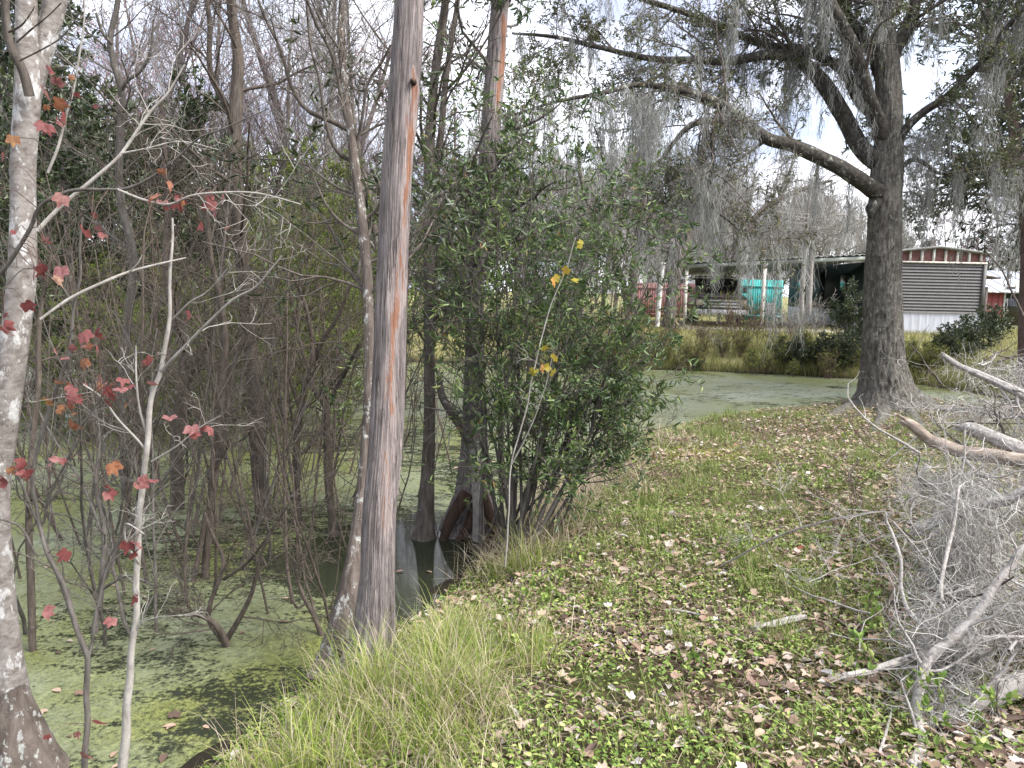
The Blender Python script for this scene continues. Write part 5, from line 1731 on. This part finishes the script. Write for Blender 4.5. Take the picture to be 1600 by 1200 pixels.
# fences, chair, shed and red house
def panel_fence(name, label, pxa, pxb, y, top_py, mat, ribs):
    xa, xb = P(pxa, 470, y)[0], P(pxb, 470, y)[0]
    z0 = gh((xa + xb) / 2, y)
    zt = P((pxa + pxb) / 2, top_py, y)[2]
    t = thing(name, label, 'fence', (xa, y, z0 - .1))
    h = zt - z0 + .1
    npan = max(2, int((xb - xa) / 1.8))
    for k in range(npan):
        g = Geo()
        w0, w1 = (xb - xa) * k / npan, (xb - xa) * (k + 1) / npan
        m_ = ribs
        for i in range(m_):
            u0, u1 = w0 + (w1 - w0) * i / m_, w0 + (w1 - w0) * (i + 1) / m_ - 0.002
            yo = -0.004 if i % 2 else 0.0
            g.box(u0, u1, yo, yo + .02, 0, h)
        g.build('panel', M[mat], t, smooth=False)
        g = Geo()
        g.box(w0 - .04, w0 + .04, .025, .1, 0, h - .05)
        g.build('post', M[mat], t, smooth=False)
    g = Geo()
    g.box(0, xb - xa, -.035, -.022, h * .12, h * .17)
    g.box(0, xb - xa, -.035, -.022, h * .82, h * .87)
    g.build('rail', M[mat], t, smooth=False)
    return t


panel_fence('teal_fence', 'bright teal board fence behind the carport', 1136, 1222, 38.5, 437, 'teal_paint', 12)
panel_fence('red_fence', 'dull red metal fence at the left end of the yard', 985, 1088, 40.0, 442, 'red_fence', 14)
ch = thing('garden_chair', 'white plastic garden chair beside the carport post', 'chair', (P(1210, 492, 29.5)[0], 29.5, hz + .03), R_(25))
for nm, bx in (('seat', (-.24, .24, -.24, .24, .40, .44)), ('backrest', (-.24, .24, .21, .25, .44, .9)), ('armrest', (-.28, -.23, -.22, .22, .62, .65)), ('armrest', (.23, .28, -.22, .22, .62, .65)),
               ('leg', (-.24, -.19, -.24, -.19, 0, .40)), ('leg', (.19, .24, -.24, -.19, 0, .40)), ('leg', (-.24, -.19, .19, .24, 0, .40)), ('leg', (.19, .24, .19, .24, 0, .40))):
    g = Geo()
    if nm == 'backrest':
        for i in range(5):
            g.box(-.24 + i * .1, -.17 + i * .1, .21, .25, .44, .86)
        g.box(-.24, .24, .205, .255, .86, .93)
    else:
        g.box(*bx)
        if nm == 'armrest':
            g.box(bx[0], bx[1], -.22, -.18, .44, .62)
    g.build(nm, M['plastic_white'], ch, smooth=False)


def hut(name, label, x0, x1, y, depth, z0, wall_h, ridge_h, wallm, roofm, rib=24, cat='house'):
    t = thing(name, label, cat, (x0, y, z0))
    w = x1 - x0
    g = Geo()
    nb = 26
    for i in range(nb):
        g.box(w * i / nb, w * (i + 1) / nb - .01, 0, .06, -.2, wall_h)
    g.box(0, .06, .065, depth, -.2, wall_h)
    g.box(w - .06, w, .065, depth, -.2, wall_h)
    g.box(.06, w - .06, depth - .06, depth, -.2, wall_h)
    wl_ = g.build('wall', M[wallm], t, smooth=False)
    g = Geo()
    ov = .35
    for i in range(rib):
        xa, xb = -ov + (w + 2 * ov) * i / rib, -ov + (w + 2 * ov) * (i + 1) / rib
        for (ya, za, yb, zb) in ((-ov, wall_h - .08, depth / 2, ridge_h), (depth / 2, ridge_h, depth + ov, wall_h - .08)):
            r1 = .03 if i % 2 else 0
            g.add([(xa, ya, za + r1), (xb, ya, za + r1), (xb, yb, zb + r1), (xa, yb, zb + r1), (xa, ya, za - .06), (xb, ya, za - .06), (xb, yb, zb - .06), (xa, yb, zb - .06)],
                  [(0, 1, 2, 3), (4, 7, 6, 5), (0, 4, 5, 1), (2, 6, 7, 3), (0, 3, 7, 4), (1, 5, 6, 2)])
    g.build('roof', M[roofm], t, smooth=False)
    g = Geo()
    for x in (0, w):
        g.add([(x, 0, wall_h), (x, depth, wall_h), (x, depth / 2, ridge_h - .07)], None, [(0, 1, 2)])
    g.build('gable', M[wallm], t, smooth=False)
    for (xa, xb, za, zb, nm) in ((w * .15, w * .3, .0, 2.0, 'door'), (w * .5, w * .68, .9, 1.8, 'window'), (w * .78, w * .92, .9, 1.8, 'window')):
        g = Geo()
        g.box(xa, xb, -.04, -.004, za, zb)
        o_ = g.build(nm, M['white_paint'], t, smooth=False)
        g = Geo()
        g.box(xa + .08, xb - .08, -.05, -.044, za + .08, zb - .08)
        g.build('pane' if nm == 'window' else 'leaf', M['glass'], o_, smooth=False)
    return t


x0 = P(1540, 470, 36)[0]
hut('red_house', 'red house with a white metal roof at the far right behind the mobile home', x0 + .3, x0 + 8, 37, 6, gh(x0, 36), 1.75, 2.75, 'red_wall', 'white_roof')
dk = thing('wooden_deck', 'small dark wooden deck with red railing at the right end of the mobile home', 'deck', (Bx + .25, HY + 2.0, hz))
g = Geo()
for i in range(9):
    g.box(0, 1.3, i * .22, i * .22 + .2, .72, .78)
g.build('platform', M['deck_wood'], dk, smooth=False)
for (x, y_) in ((.08, .08), (1.2, .08), (.08, 1.85), (1.2, 1.85)):
    g = Geo()
    g.box(x - .06, x + .06, y_ - .06, y_ + .06, -.2, 1.75)
    g.build('post', M['deck_wood'], dk, smooth=False)
for z in (1.05, 1.3, 1.6):
    g = Geo()
    g.box(.15, 1.13, .06, .1, z - .05, z + .05)
    g.build('rail', M['red_wall'], dk, smooth=False)
g = Geo()
g.add([(-.2, -.3, 2.3), (1.5, -.3, 2.05), (1.5, 2.2, 2.05), (-.2, 2.2, 2.3), (-.2, -.3, 2.36), (1.5, -.3, 2.11), (1.5, 2.2, 2.11), (-.2, 2.2, 2.36)], [(0, 3, 2, 1), (4, 5, 6, 7), (0, 1, 5, 4), (1, 2, 6, 5), (2, 3, 7, 6), (3, 0, 4, 7)])
g.build('awning', M['deck_wood'], dk, smooth=False)
xs0 = P(818, 480, 33)[0]
xs1 = P(912, 480, 33)[0]
hut('storage_shed', 'pale storage shed glimpsed through the leaves of the bush', xs0, xs1, 33, 2.4, gh(xs0, 33), 1.9, 2.5, 'shed_wall', 'white_roof', 10, 'shed')

# ------------------------------------------------------------------ brush pile on the right
def G0(px, py, dz=0.0):
    return on_ground(px, py) + np.array([0, 0, dz])


def log(name, label, path, ds, mat, seed, twigs=0, cat='branch', sides=14, Lr=(0.2, 0.7)):
    """path in pixels with widths, ds: one distance per point"""
    rg = np.random.RandomState(seed)
    q = np.array([P(x, y, d) for (x, y, w), d in zip(path, ds)])
    r = np.array([w * .5 * d * 1.05 / FPX for (x, y, w), d in zip(path, ds)])
    for i_, (x, y, w) in enumerate(path):
        if cat == 'stick' or q[i_][2] < gh(q[i_][0], q[i_][1]) + r[i_] * .6:
            if y < 1300:
                q[i_] = on_ground(x, y)
            q[i_][2] = gh(q[i_][0], q[i_][1]) + r[i_] * .6 + (.025 if cat == 'stick' else 0)
    if q[-1][2] > gh(q[-1][0], q[-1][1]) + .25:      # the butt end comes down to the ground beyond the frame
        dh = q[-1] - q[-2]
        dh = nrm(np.array([dh[0], dh[1], 0])) * (q[-1][2] * 1.1 + .3)
        e_ = q[-1] + dh
        m_ = q[-1] + dh * .5
        e_[2] = gh(e_[0], e_[1]) + r[-1] * .6
        m_[2] = q[-1][2] * .6 + e_[2] * .4
        q = np.vstack([q, m_, e_])
        r = np.concatenate([r, [r[-1] * 1.05, r[-1] * 1.1]])
    p0 = q[0]
    t = thing(name, label, cat, tuple(p0))
    ge = Geo()
    pts, rad = trunk_mesh(ge, q - p0, r, 14 * len(path), sides * 2, ridge=0.05, lump=0.12, seed=seed, fiss=.04, fk=(5, 8, 11, 15), fbreak=6)
    tn = nrm(pts[0] - pts[2])
    for _ in range(9):               # broken end
        o_ = rg.normal(0, .5, 3) * rad[0]
        o_ -= (o_ @ tn) * tn
        k_ = rg.uniform(.5, 2.2) * rad[0]
        tubes(ge, np.array([[pts[0] + o_ - tn * rad[0], pts[0] + o_ + tn * k_ * .4, pts[0] + o_ * 1.1 + tn * k_]]), np.array([[rad[0] * .42, rad[0] * .3, rad[0] * .04]]), 5)
    ge.build('stem', M[mat], t)
    if twigs:
        gc = Geo()
        side_branches(rg, pts, rad, twigs, 0.05, 0.95, Lr, TWIG, gc, r0=0.35)
        gc.build('twigs', M['dead_wood'], t)
    return t


log('dead_branch', 'straight whitish dead branch sticking up left at the top of the pile', [(1474, 555, 7), (1500, 572, 9), (1530, 585, 11), (1570, 603, 13), (1610, 622, 15), (1680, 650, 17)], [5.2, 5.1, 5.0, 4.9, 4.8, 4.6], 'dead_wood', 151, 5)
log('dead_log', 'brown peeled log with a broken end at the left of the pile', [(1413, 657, 12), (1430, 668, 16), (1452, 687, 17), (1470, 694, 19), (1500, 705, 20), (1550, 712, 22), (1610, 722, 24), (1680, 735, 24)], [4.75, 4.72, 4.7, 4.65, 4.6, 4.5, 4.4, 4.3], 'split_log', 152, 5, 'log')
log('dead_log', 'split pale log lying above the brown peeled log', [(1503, 668, 14), (1520, 672, 22), (1550, 684, 22), (1590, 700, 22), (1660, 725, 24)], [4.7, 4.65, 4.6, 4.5, 4.4], 'dead_wood', 153, 3, 'log')
log('dead_branch', 'stubby lichen white branch end in the middle of the pile', [(1435, 829, 13), (1455, 818, 15), (1480, 808, 16), (1520, 795, 16), (1570, 783, 15), (1640, 770, 14)], [4.1, 4.1, 4.05, 4.0, 3.9, 3.8], 'dead_wood', 154, 6)
log('dead_branch', 'long crooked grey branch rising right from the bottom edge', [(1425, 1205, 18), (1440, 1165, 17), (1432, 1110, 16), (1440, 1060, 16), (1455, 1025, 17), (1490, 995, 15), (1525, 960, 14), (1550, 920, 13), (1575, 890, 12), (1620, 855, 11)], [2.62, 2.7, 2.85, 2.92, 2.98, 3.0, 3.02, 3.05, 3.08, 3.1], 'dead_wood', 155, 10, Lr=(.15, .5))
log('dead_branch', 'low grey branch lying across leaves to the crooked branch', [(1316, 1056, 8), (1360, 1048, 10), (1400, 1035, 11), (1450, 1020, 12), (1500, 1003, 9), (1560, 995, 7), (1630, 998, 6)], [2.98, 3.02, 3.06, 3.1, 3.1, 3.1, 3.1], 'dead_wood', 156, 6, Lr=(.15, .4))
log('dead_log', 'thick pale log half buried at the lower right corner', [(1452, 1140, 14), (1480, 1125, 26), (1530, 1098, 32), (1580, 1075, 36), (1660, 1055, 40)], [2.78, 2.82, 2.9, 2.95, 3.0], 'dead_wood', 157, 3, 'log', Lr=(.1, .4))
log('dead_branch', 'thin arching grey branch at the left of the pile', [(1445, 980, 7), (1420, 955, 6), (1408, 920, 6), (1408, 880, 5), (1400, 850, 5), (1385, 815, 4), (1368, 800, 3)], [3.3, 3.35, 3.4, 3.45, 3.5, 3.55, 3.6], 'dead_wood', 158, 8, Lr=(.15, .5))
log('dead_branch', 'steep thin whitish branch in the middle of the moss heap', [(1478, 970, 7), (1470, 920, 6), (1478, 870, 6), (1490, 820, 5), (1500, 760, 4)], [3.4, 3.5, 3.6, 3.7, 3.8], 'dead_wood', 159, 8, Lr=(.2, .5))
log('dead_branch', 'slim grey branch lying toward upper right of the pile', [(1470, 640, 5), (1520, 640, 6), (1560, 650, 7), (1620, 660, 8)], [5.6, 5.5, 5.4, 5.2], 'dead_wood', 160, 10)
log('fallen_stick', 'short lichen covered stick lying alone on the leafy ground', [(1180, 993, 9), (1200, 988, 13), (1235, 979, 13), (1258, 974, 9)], [3.42, 3.43, 3.47, 3.5], 'dead_wood', 161, 0, 'stick')
log('fallen_stick', 'thin straight stick lying in grass behind the lone short stick', [(1050, 960, 3), (1080, 966, 4), (1115, 975, 3), (1130, 978, 2)], [3.55, 3.54, 3.51, 3.5], 'dead_wood', 162, 0, 'stick')
log('fallen_stick', 'small curved twig lying on leaves near the bottom right', [(1372, 1190, 5), (1382, 1160, 5), (1390, 1130, 4), (1392, 1120, 3)], [2.56, 2.64, 2.7, 2.73], 'dead_wood', 163, 0, 'stick')
log('fallen_stick', 'brownish stick on the ground left of the pile', [(1330, 1000, 6), (1370, 985, 7), (1400, 972, 6)], [3.35, 3.4, 3.45], 'brown_stem', 164, 0, 'stick')

rg = np.random.RandomState(171)
# tangle of thin dead twigs
PILE = [((1560, 600), 5.6, .55), ((1520, 680), 5.2, .5), ((1580, 700), 4.8, .55), ((1540, 760), 4.6, .5), ((1500, 850), 4.2, .45), ((1580, 850), 3.9, .5), ((1540, 960), 3.5, .42), ((1600, 980), 3.2, .4), ((1590, 1090), 2.9, .32), ((1640, 760), 4.4, .6), ((1650, 620), 5.4, .6), ((1480, 930), 3.6, .3)]
g, g_brown = Growth(), Growth()
for (pc, d, r) in PILE:
    c = P(pc[0], pc[1], d)
    for _ in range(13):
        p = c + rg.normal(0, 1, 3) * np.array([r, r, r * .4]) * .7
        p[1] = max(p[1], c[1] - .12)
        p[2] = max(p[2], gh(p[0], p[1]) + .02)
        dr = nrm(rg.normal(0, 1, 3) * np.array([1, 1, .5]))
        grow(rg, g if rg.uniform() < .6 else g_brown, p, dr, rg.uniform(.2, .7), rg.choice([.002, .003, .004, .007, .010]), 0, dict(TWIG, nb=[3, 2, 0], rmin=.0011))
ge = Geo()
growth_mesh(ge, g, [5, 3, 3])
tag(ge.build('dead_twigs', M['dead_wood']), 'tangle of thin grey dead twigs in the brush pile', 'twigs', kind='stuff')
ge = Geo()
growth_mesh(ge, g_brown, [6, 3, 3])
tag(ge.build('brown_twigs', M['brown_stem']), 'darker brown twigs tangled in the brush pile', kind='stuff')


def curls(geo, c, sx, sy, sz, n, rg, L=(.10, .30), w=(.0022, .0048), down=0.25):
    p = c + rg.normal(0, 1, (n, 3)) * np.array([sx, sy, sz])
    gz = hgt(p[:, 0], p[:, 1]) + .01
    p[:, 2] = np.maximum(p[:, 2], gz + rg.uniform(0, .05, n))
    K = 8
    L_ = rg.uniform(*L, n)[:, None] / (K - 1)
    d = nrm(rg.normal(0, 1, (n, 3)) - np.array([0, 0, down * 2]))
    ax = nrm(rg.normal(0, 1, (n, 3)))
    pts = [p]
    for k in range(K - 1):
        d = nrm(d + np.cross(ax, d) * rg.uniform(.1, .7, (n, 1)) + rg.normal(0, .25, (n, 3)) - np.array([0, 0, down * .3]))
        q = pts[-1] + d * L_
        q[:, 2] = np.maximum(q[:, 2], gz)
        pts.append(q)
    s = nrm(np.cross(ax, rg.normal(0, 1, (n, 3))))
    W = rg.uniform(*w, n)[:, None] / 2
    vs = []
    for k in range(K):
        f = W * (1 - .5 * k / K)
        vs += [pts[k] + s * f, pts[k] - s * f]
    v = np.stack(vs, 1).reshape(-1, 3)
    b_ = np.arange(n)[:, None] * 2 * K
    geo.add(v, np.concatenate([b_ + np.array([[2 * i, 2 * i + 1, 2 * i + 3, 2 * i + 2]]) for i in range(K - 1)]))


HEAP = [((1500, 880), 3.9, .10, .06, .24, 2700, 'pale curtain of curly moss hanging at the left of the pile'), ((1560, 800), 4.3, .14, .10, .14, 1100, 'grey curly moss mass in the middle right of the pile'),
        ((1530, 640), 5.3, .22, .12, .06, 600, 'curly grey moss spread over the logs at the top'), ((1590, 580), 5.6, .25, .2, .05, 600, 'thin grey moss on twigs at the very top of the pile'),
        ((1470, 760), 4.8, .14, .12, .07, 700, 'loose moss strands below the brown peeled log'), ((1610, 970), 3.4, .13, .1, .12, 800, 'pale moss tuft at the right edge low in the pile'),
        ((1480, 1010), 3.15, .07, .07, .10, 1300, 'wispy moss hanging on the crooked branch near the ground'), ((1470, 1110), 2.85, .05, .05, .04, 420, 'small moss tuft on the half buried log'), ((1620, 700), 4.8, .16, .16, .08, 500, 'dense moss on the right side of the logs')]
for (pc, d, sx_, sy_, sz_, n, lab) in HEAP:
    ge = Geo()
    c = P(pc[0], pc[1], d)
    curls(ge, c, sx_, sy_, sz_, n, rg, down=.5 if 'curtain' in lab else .2)
    ge.v = [v - c.astype(np.float32) for v in ge.v]
    o = ge.build('spanish_moss', M['moss_fallen'])
    o.location = c
    tag(o, lab, 'moss', 'Spanish moss fallen on the brush pile')

# ------------------------------------------------------------------ ground cover (sown over the ground, thinner with distance)
rg = np.random.RandomState(200)


def sow(n, x0, x1, y0, y1, power=1.3, smin=0.05):
    """points on dry ground, denser near the viewpoint"""
    out = []
    tot = 0
    while tot < n:
        y = y0 * (y1 / y0) ** rg.uniform(0, 1, n * 2)
        keep = rg.uniform(0, 1, n * 2) < (y / y1) ** (1.6 - power) if power < 1.6 else np.ones(n * 2, bool)
        y = y[keep]
        x = rg.uniform(x0, x1, len(y)) * (0.35 + 0.65 * y / y1) if True else 0
        s = sdist(x, y)
        k = s > smin
        x, y = x[k], y[k]
        out.append(np.stack([x, y, hgt(x, y)], 1))
        tot += len(x)
    return np.concatenate(out)[:n]


def patch(p, f=1.0, s=0):
    return wav(np.stack([p[:, 0] + s, p[:, 1] - s, p[:, 0] * 0], 1), 2.0 * f, 0, 6)


pathx = lambda y: np.interp(y, [2, 4, 6, 9, 12], [1.5, 1.75, 2.0, 2.6, 3.5])
# fallen leaves
p = sow(130000, -4, 10.5, 1.7, 12.5)
pt = patch(p, 1.2)
near_oak = np.hypot(p[:, 0] - OAK[0], p[:, 1] - OAK[1])
right = p[:, 0] - pathx(p[:, 1])
keep = rg.uniform(0, 1, len(p)) < np.clip(0.42 + 0.6 * pt + 0.42 * (right > 0.1) + 0.5 * (near_oak < 2.2), 0.08, 1)
p = p[keep]
p[:, 2] += rg.uniform(0.004, 0.035, len(p))
n = len(p)
az = rg.uniform(0, 6.28, n)
tl_ = rg.normal(0.05, 0.28, n)
ge = Geo()
d = np.stack([np.cos(az), np.sin(az), tl_], 1)
L = np.where(rg.uniform(0, 1, n) < .10, rg.uniform(.045, .085, n), rg.uniform(0.015, 0.048, n))
leaves(ge, p, d, L, L * rg.uniform(.28, .5, n), rg, fold=0.25, droop=0.3, flat=0.9)
pm = p[rg.uniform(0, 1, n) < 0.05]
azm = rg.uniform(0, 6.28, len(pm))
maple_leaves(ge, pm + np.array([0, 0, .012]), np.stack([np.cos(azm), np.sin(azm), rg.normal(.1, .25, len(pm))], 1), rg.uniform(.05, .08, len(pm)), rg, flat=1.5, cup=.3)
tag(ge.build('leaf_litter', M['litter_leaf']), 'brown fallen leaves scattered over the ground', kind='stuff')
# small leafy ground plants
p = sow(170000, -4, 10, 1.7, 11.5)
pt = patch(p, 1.6, 3.0)
keep = rg.uniform(0, 1, len(p)) < np.clip(0.55 + 0.75 * pt - 0.15 * (p[:, 0] > pathx(p[:, 1])), 0.10, 1)
p = p[keep]
n = len(p)
p[:, 2] += rg.uniform(0.01, 0.05, n)
az = rg.uniform(0, 6.28, n)
L = rg.uniform(0.011, 0.03, n)
ge = Geo()
leaves(ge, p, np.stack([np.cos(az), np.sin(az), rg.normal(.25, .3, n)], 1), L, L * rg.uniform(.32, .6, n), rg, fold=.2, droop=.1, flat=1.0)
tag(ge.build('ground_cover', M['clover_leaf']), 'small green leafy plants creeping through the litter', kind='stuff')
# short grass
p = sow(110000, -4, 10.5, 1.8, 13)
pt = patch(p, 0.9, 7.0)
right = p[:, 0] - pathx(p[:, 1])
keep = rg.uniform(0, 1, len(p)) < np.clip(0.65 + 0.8 * pt - 0.3 * (right > 0.2) + 0.3 * (p[:, 1] > 5), 0.10, 1)
p = p[keep]
n = len(p)
ge = Geo()
blades(ge, p, rg.uniform(0, 6.28, n), rg.uniform(.04, .13, n), rg.uniform(.0018, .0036, n), rg.uniform(.1, .8, n), rg, rg.uniform(.2, 1.4, n))
tag(ge.build('short_grass', M['green_blade']), 'short grass blades among the fallen leaves', kind='stuff')
# bits of dry straw lying flat
p = sow(30000, -4, 10.5, 1.7, 12)
p = p[rg.uniform(0, 1, len(p)) < np.clip(.6 + .4 * patch(p, 1.4, 11.0), .15, 1)]
n = len(p)
p[:, 2] += rg.uniform(.004, .03, n)
ge = Geo()
blades(ge, p, rg.uniform(0, 6.28, n), rg.uniform(.03, .11, n), rg.uniform(.0018, .0035, n), rg.uniform(1.0, 1.6, n), rg, rg.uniform(-.3, .5, n))
tag(ge.build('straw_bits', M['straw']), 'short bits of dry straw lying between the leaves', kind='stuff')
# denser small tufts
ge = Geo()
cs = np.concatenate([np.array([on_ground(x, y) for x, y in ((1055, 1140), (1065, 1010), (1180, 655), (1140, 650), (1250, 655), (900, 800), (1080, 770), (1000, 790), (930, 870), (1230, 1010), (1170, 690), (1290, 700), (1010, 860), (1110, 740), (1350, 720), (1060, 780))]), sow(110, -3, 9, 3.2, 11, 1.5)])
for c in cs:
    k = 70
    q = c + rg.normal(0, 1, (k, 3)) * np.array([.05, .05, 0])
    q[:, 2] = hgt(q[:, 0], q[:, 1])
    blades(ge, q, rg.uniform(0, 6.28, k), rg.uniform(.08, .24, k), rg.uniform(.002, .004, k), rg.uniform(.05, .6, k), rg, rg.uniform(.2, 1.2, k))
tag(ge.build('grass_tufts', M['green_blade']), 'denser tufts of grass standing up from the litter', kind='stuff')
# long pale grass at the water's edge, in tufts of their own height and lean
def tufts(spots, per, hl, rad, seed, lean=.25):
    r_ = np.random.RandomState(seed)
    ps, az_, L_, ln = [], [], [], []
    for c in spots:
        k = int(per * r_.uniform(.4, 1.5))
        q = c + r_.normal(0, 1, (k, 3)) * np.array([rad, rad, 0]) * r_.uniform(.6, 1.5)
        a0 = r_.uniform(0, 6.28)
        h0 = r_.uniform(*hl)
        ps.append(q)
        az_.append(np.where(r_.uniform(0, 1, k) < .35, a0 + r_.normal(0, .6, k), r_.uniform(0, 6.28, k)))
        L_.append(h0 * r_.uniform(.35, 1.1, k))
        ln.append(np.abs(r_.normal(0, lean, k)) + .05)
    p = np.concatenate(ps)
    m_ = sdist(p[:, 0], p[:, 1]) > -.10
    p[:, 2] = hgt(p[:, 0], p[:, 1])
    return p[m_], np.concatenate(az_)[m_], np.concatenate(L_)[m_], np.concatenate(ln)[m_]


sp = []
for (px, py, r, k) in ((510, 1200, .10, 6), (570, 1150, .17, 13), (640, 1110, .2, 18), (690, 1060, .18, 13), (640, 1190, .2, 16), (710, 1150, .13, 8), (730, 1000, .13, 5), (790, 910, .18, 3), (680, 1000, .1, 4), (570, 1230, .2, 10), (840, 840, .25, 3), (620, 1060, .08, 5), (440, 1210, .06, 2)):
    c = G(px, py, -0.1)
    sp += [c + rg.normal(0, 1, 3) * np.array([r, r, 0]) for _ in range(k)]
p, az, L, ln = tufts(sp, 75, (.16, .46), .035, 401)
n = len(p)
ge = Geo()
blades(ge, p, az, L, rg.uniform(.0018, .0042, n), ln, rg, rg.uniform(.3, 2.2, n))
tag(ge.build('long_grass', M['long_blade']), 'long pale green grass in tufts at the water edge', kind='stuff')
p, az, L, ln = tufts([c + rg.normal(0, .05, 3) * np.array([1, 1, 0]) for c in sp], 45, (.14, .42), .06, 402, .8)
n = len(p)
ge = Geo()
blades(ge, p, az, L, rg.uniform(.0016, .0038, n), ln, rg, rg.uniform(.4, 2.6, n))
tag(ge.build('dead_grass', M['straw']), 'bent dead straw matted among the long grass', kind='stuff')
# straw and dead stems under the bush
ge = Geo()
p = np.concatenate([G(px, py, -.1) + rg.normal(0, 1, (k, 3)) * np.array([r, r, 0]) for px, py, r, k in ((860, 780, .35, 1500), (930, 740, .35, 1000), (820, 850, .25, 900), (990, 700, .3, 700))])
p = p[sdist(p[:, 0], p[:, 1]) > -.1]
p[:, 2] = hgt(p[:, 0], p[:, 1]) + rg.uniform(0, .05, len(p))
n = len(p)
blades(ge, p, rg.uniform(0, 6.28, n), rg.uniform(.12, .4, n), rg.uniform(.002, .004, n), rg.uniform(.3, 1.4, n), rg, rg.uniform(.1, 1.2, n))
tag(ge.build('dry_straw', M['straw']), 'dry straw and dead stems under the bush', kind='stuff')
# yard grass beyond the pond
y = rg.uniform(13, 34, 60000)
x = rg.uniform(-2, 26, 60000) * (y / 30)
k = sdist(x, y) > 0.9
x, y = x[k], y[k]
p = np.stack([x, y, hgt(x, y)], 1)
n = len(p)
ge = Geo()
blades(ge, p, rg.uniform(0, 6.28, n), rg.uniform(.08, .28, n), rg.uniform(.008, .016, n), rg.uniform(.1, .7, n), rg, rg.uniform(.2, 1.2, n))
tag(ge.build('yard_grass', M['yard_blade']), 'sunlit yellow green yard grass beyond the pond', kind='stuff')
# reedy grass hanging over the far bank
y = rg.uniform(13, 22, 90000)
x = rg.uniform(0, 14, 90000)
sd0 = sdist(x, y)
k = (sd0 > -.12) & (sd0 < 1.3) & (y > 13.5) & (patch(np.stack([x, y], 1), 1.3, 2.0) > -.35)
x, y = x[k][:9000], y[k][:9000]
p = np.stack([x, y, np.maximum(hgt(x, y), WZ - .03)], 1)
n = len(p)
ge = Geo()
blades(ge, p, rg.uniform(0, 6.28, n), rg.uniform(.15, .6, n), rg.uniform(.005, .012, n), rg.uniform(.05, .5, n), rg, rg.uniform(.2, 1.5, n))
tag(ge.build('bank_grass', M['bank_blade']), 'reedy olive and straw grass hanging over the far bank', kind='stuff')
# yellow moss patch and leafy sprigs
c = on_ground(1085, 708)
p = c + rg.normal(0, 1, (2600, 3)) * np.array([.42, .28, 0])
p = p[patch(p, 2.5, 1.0) > -.3]
p[:, 2] = hgt(p[:, 0], p[:, 1])
n = len(p)
ge = Geo()
blades(ge, p, rg.uniform(0, 6.28, n), rg.uniform(.015, .05, n), rg.uniform(.004, .007, n), rg.uniform(.1, 1.0, n), rg, .6)
tag(ge.build('yellow_moss', M['yellow_moss']), 'patch of bright yellow green moss by the near pond bank', kind='stuff')
ge = Geo()
gsp = Growth()
cs = [on_ground(x, y) for x, y in ((1370, 985), (1400, 950), (1340, 1000), (1360, 760), (1385, 720), (1330, 690), (1410, 790), (1525, 1150), (1290, 780), (1240, 760), (840, 950), (880, 930), (830, 1020), (1060, 1060), (870, 770), (900, 790), (1340, 1090), (1420, 1120), (1180, 870), (1480, 1190), (1500, 1120), (980, 730), (1400, 690), (1440, 740), (1300, 850))]
for c in cs:
    for _ in range(3):
        grow(rg, gsp, c + rg.normal(0, .03, 3) * np.array([1, 1, 0]), nrm(rg.normal(0, .3, 3) + np.array([0, 0, 1.0])), rg.uniform(.10, .28), .002, 0, dict(TWIG, max=1, nb=[3, 0, 0], rmin=.001))
growth_mesh(ge, gsp, [4, 3])
tag(ge.build('sprig_stems', M['brown_stem']), 'thin stems of small leafy sprigs on the ground', kind='stuff')
ge = Geo()
twig_leaves(ge, gsp, 5, (.02, .045), .5, rg)
tag(ge.build('sprig_leaves', M['clover_leaf']), 'fresh green leaves of small sprigs on the ground', kind='stuff')
# leaves floating on the duckweed
x = rg.uniform(-5, .8, 2600)
y = rg.uniform(1.6, 9, 2600)
k = sdist(x, y) < -.1
x, y = x[k][:190], y[k][:190]
n = len(x)
az = rg.uniform(0, 6.28, n)
ge = Geo()
L = rg.uniform(.03, .07, n)
leaves(ge, np.stack([x, y, np.full(n, WZ + .006)], 1), np.stack([np.cos(az), np.sin(az), rg.normal(.05, .06, n)], 1), L, L * .5, rg, fold=.15, droop=.1, flat=3)
for (px, py) in ((62, 1110), (272, 1120), (295, 905), (130, 1080)):
    maple_leaves(ge, G(px, py, WZ + .01)[None], np.array([[math.cos(px), math.sin(px), .15]]), .08, rg, flat=4, cup=.12)
tag(ge.build('floating_leaves', M['litter_leaf']), 'fallen leaves floating on the duckweed', kind='stuff')

for o in list(COL.objects):                       # prototypes that were never set down
    if o.parent is None and o.location[2] < -40:
        for ch_ in list(o.children):
            for gg_ in list(ch_.children):
                bpy.data.objects.remove(gg_)
            bpy.data.objects.remove(ch_)
        bpy.data.objects.remove(o)
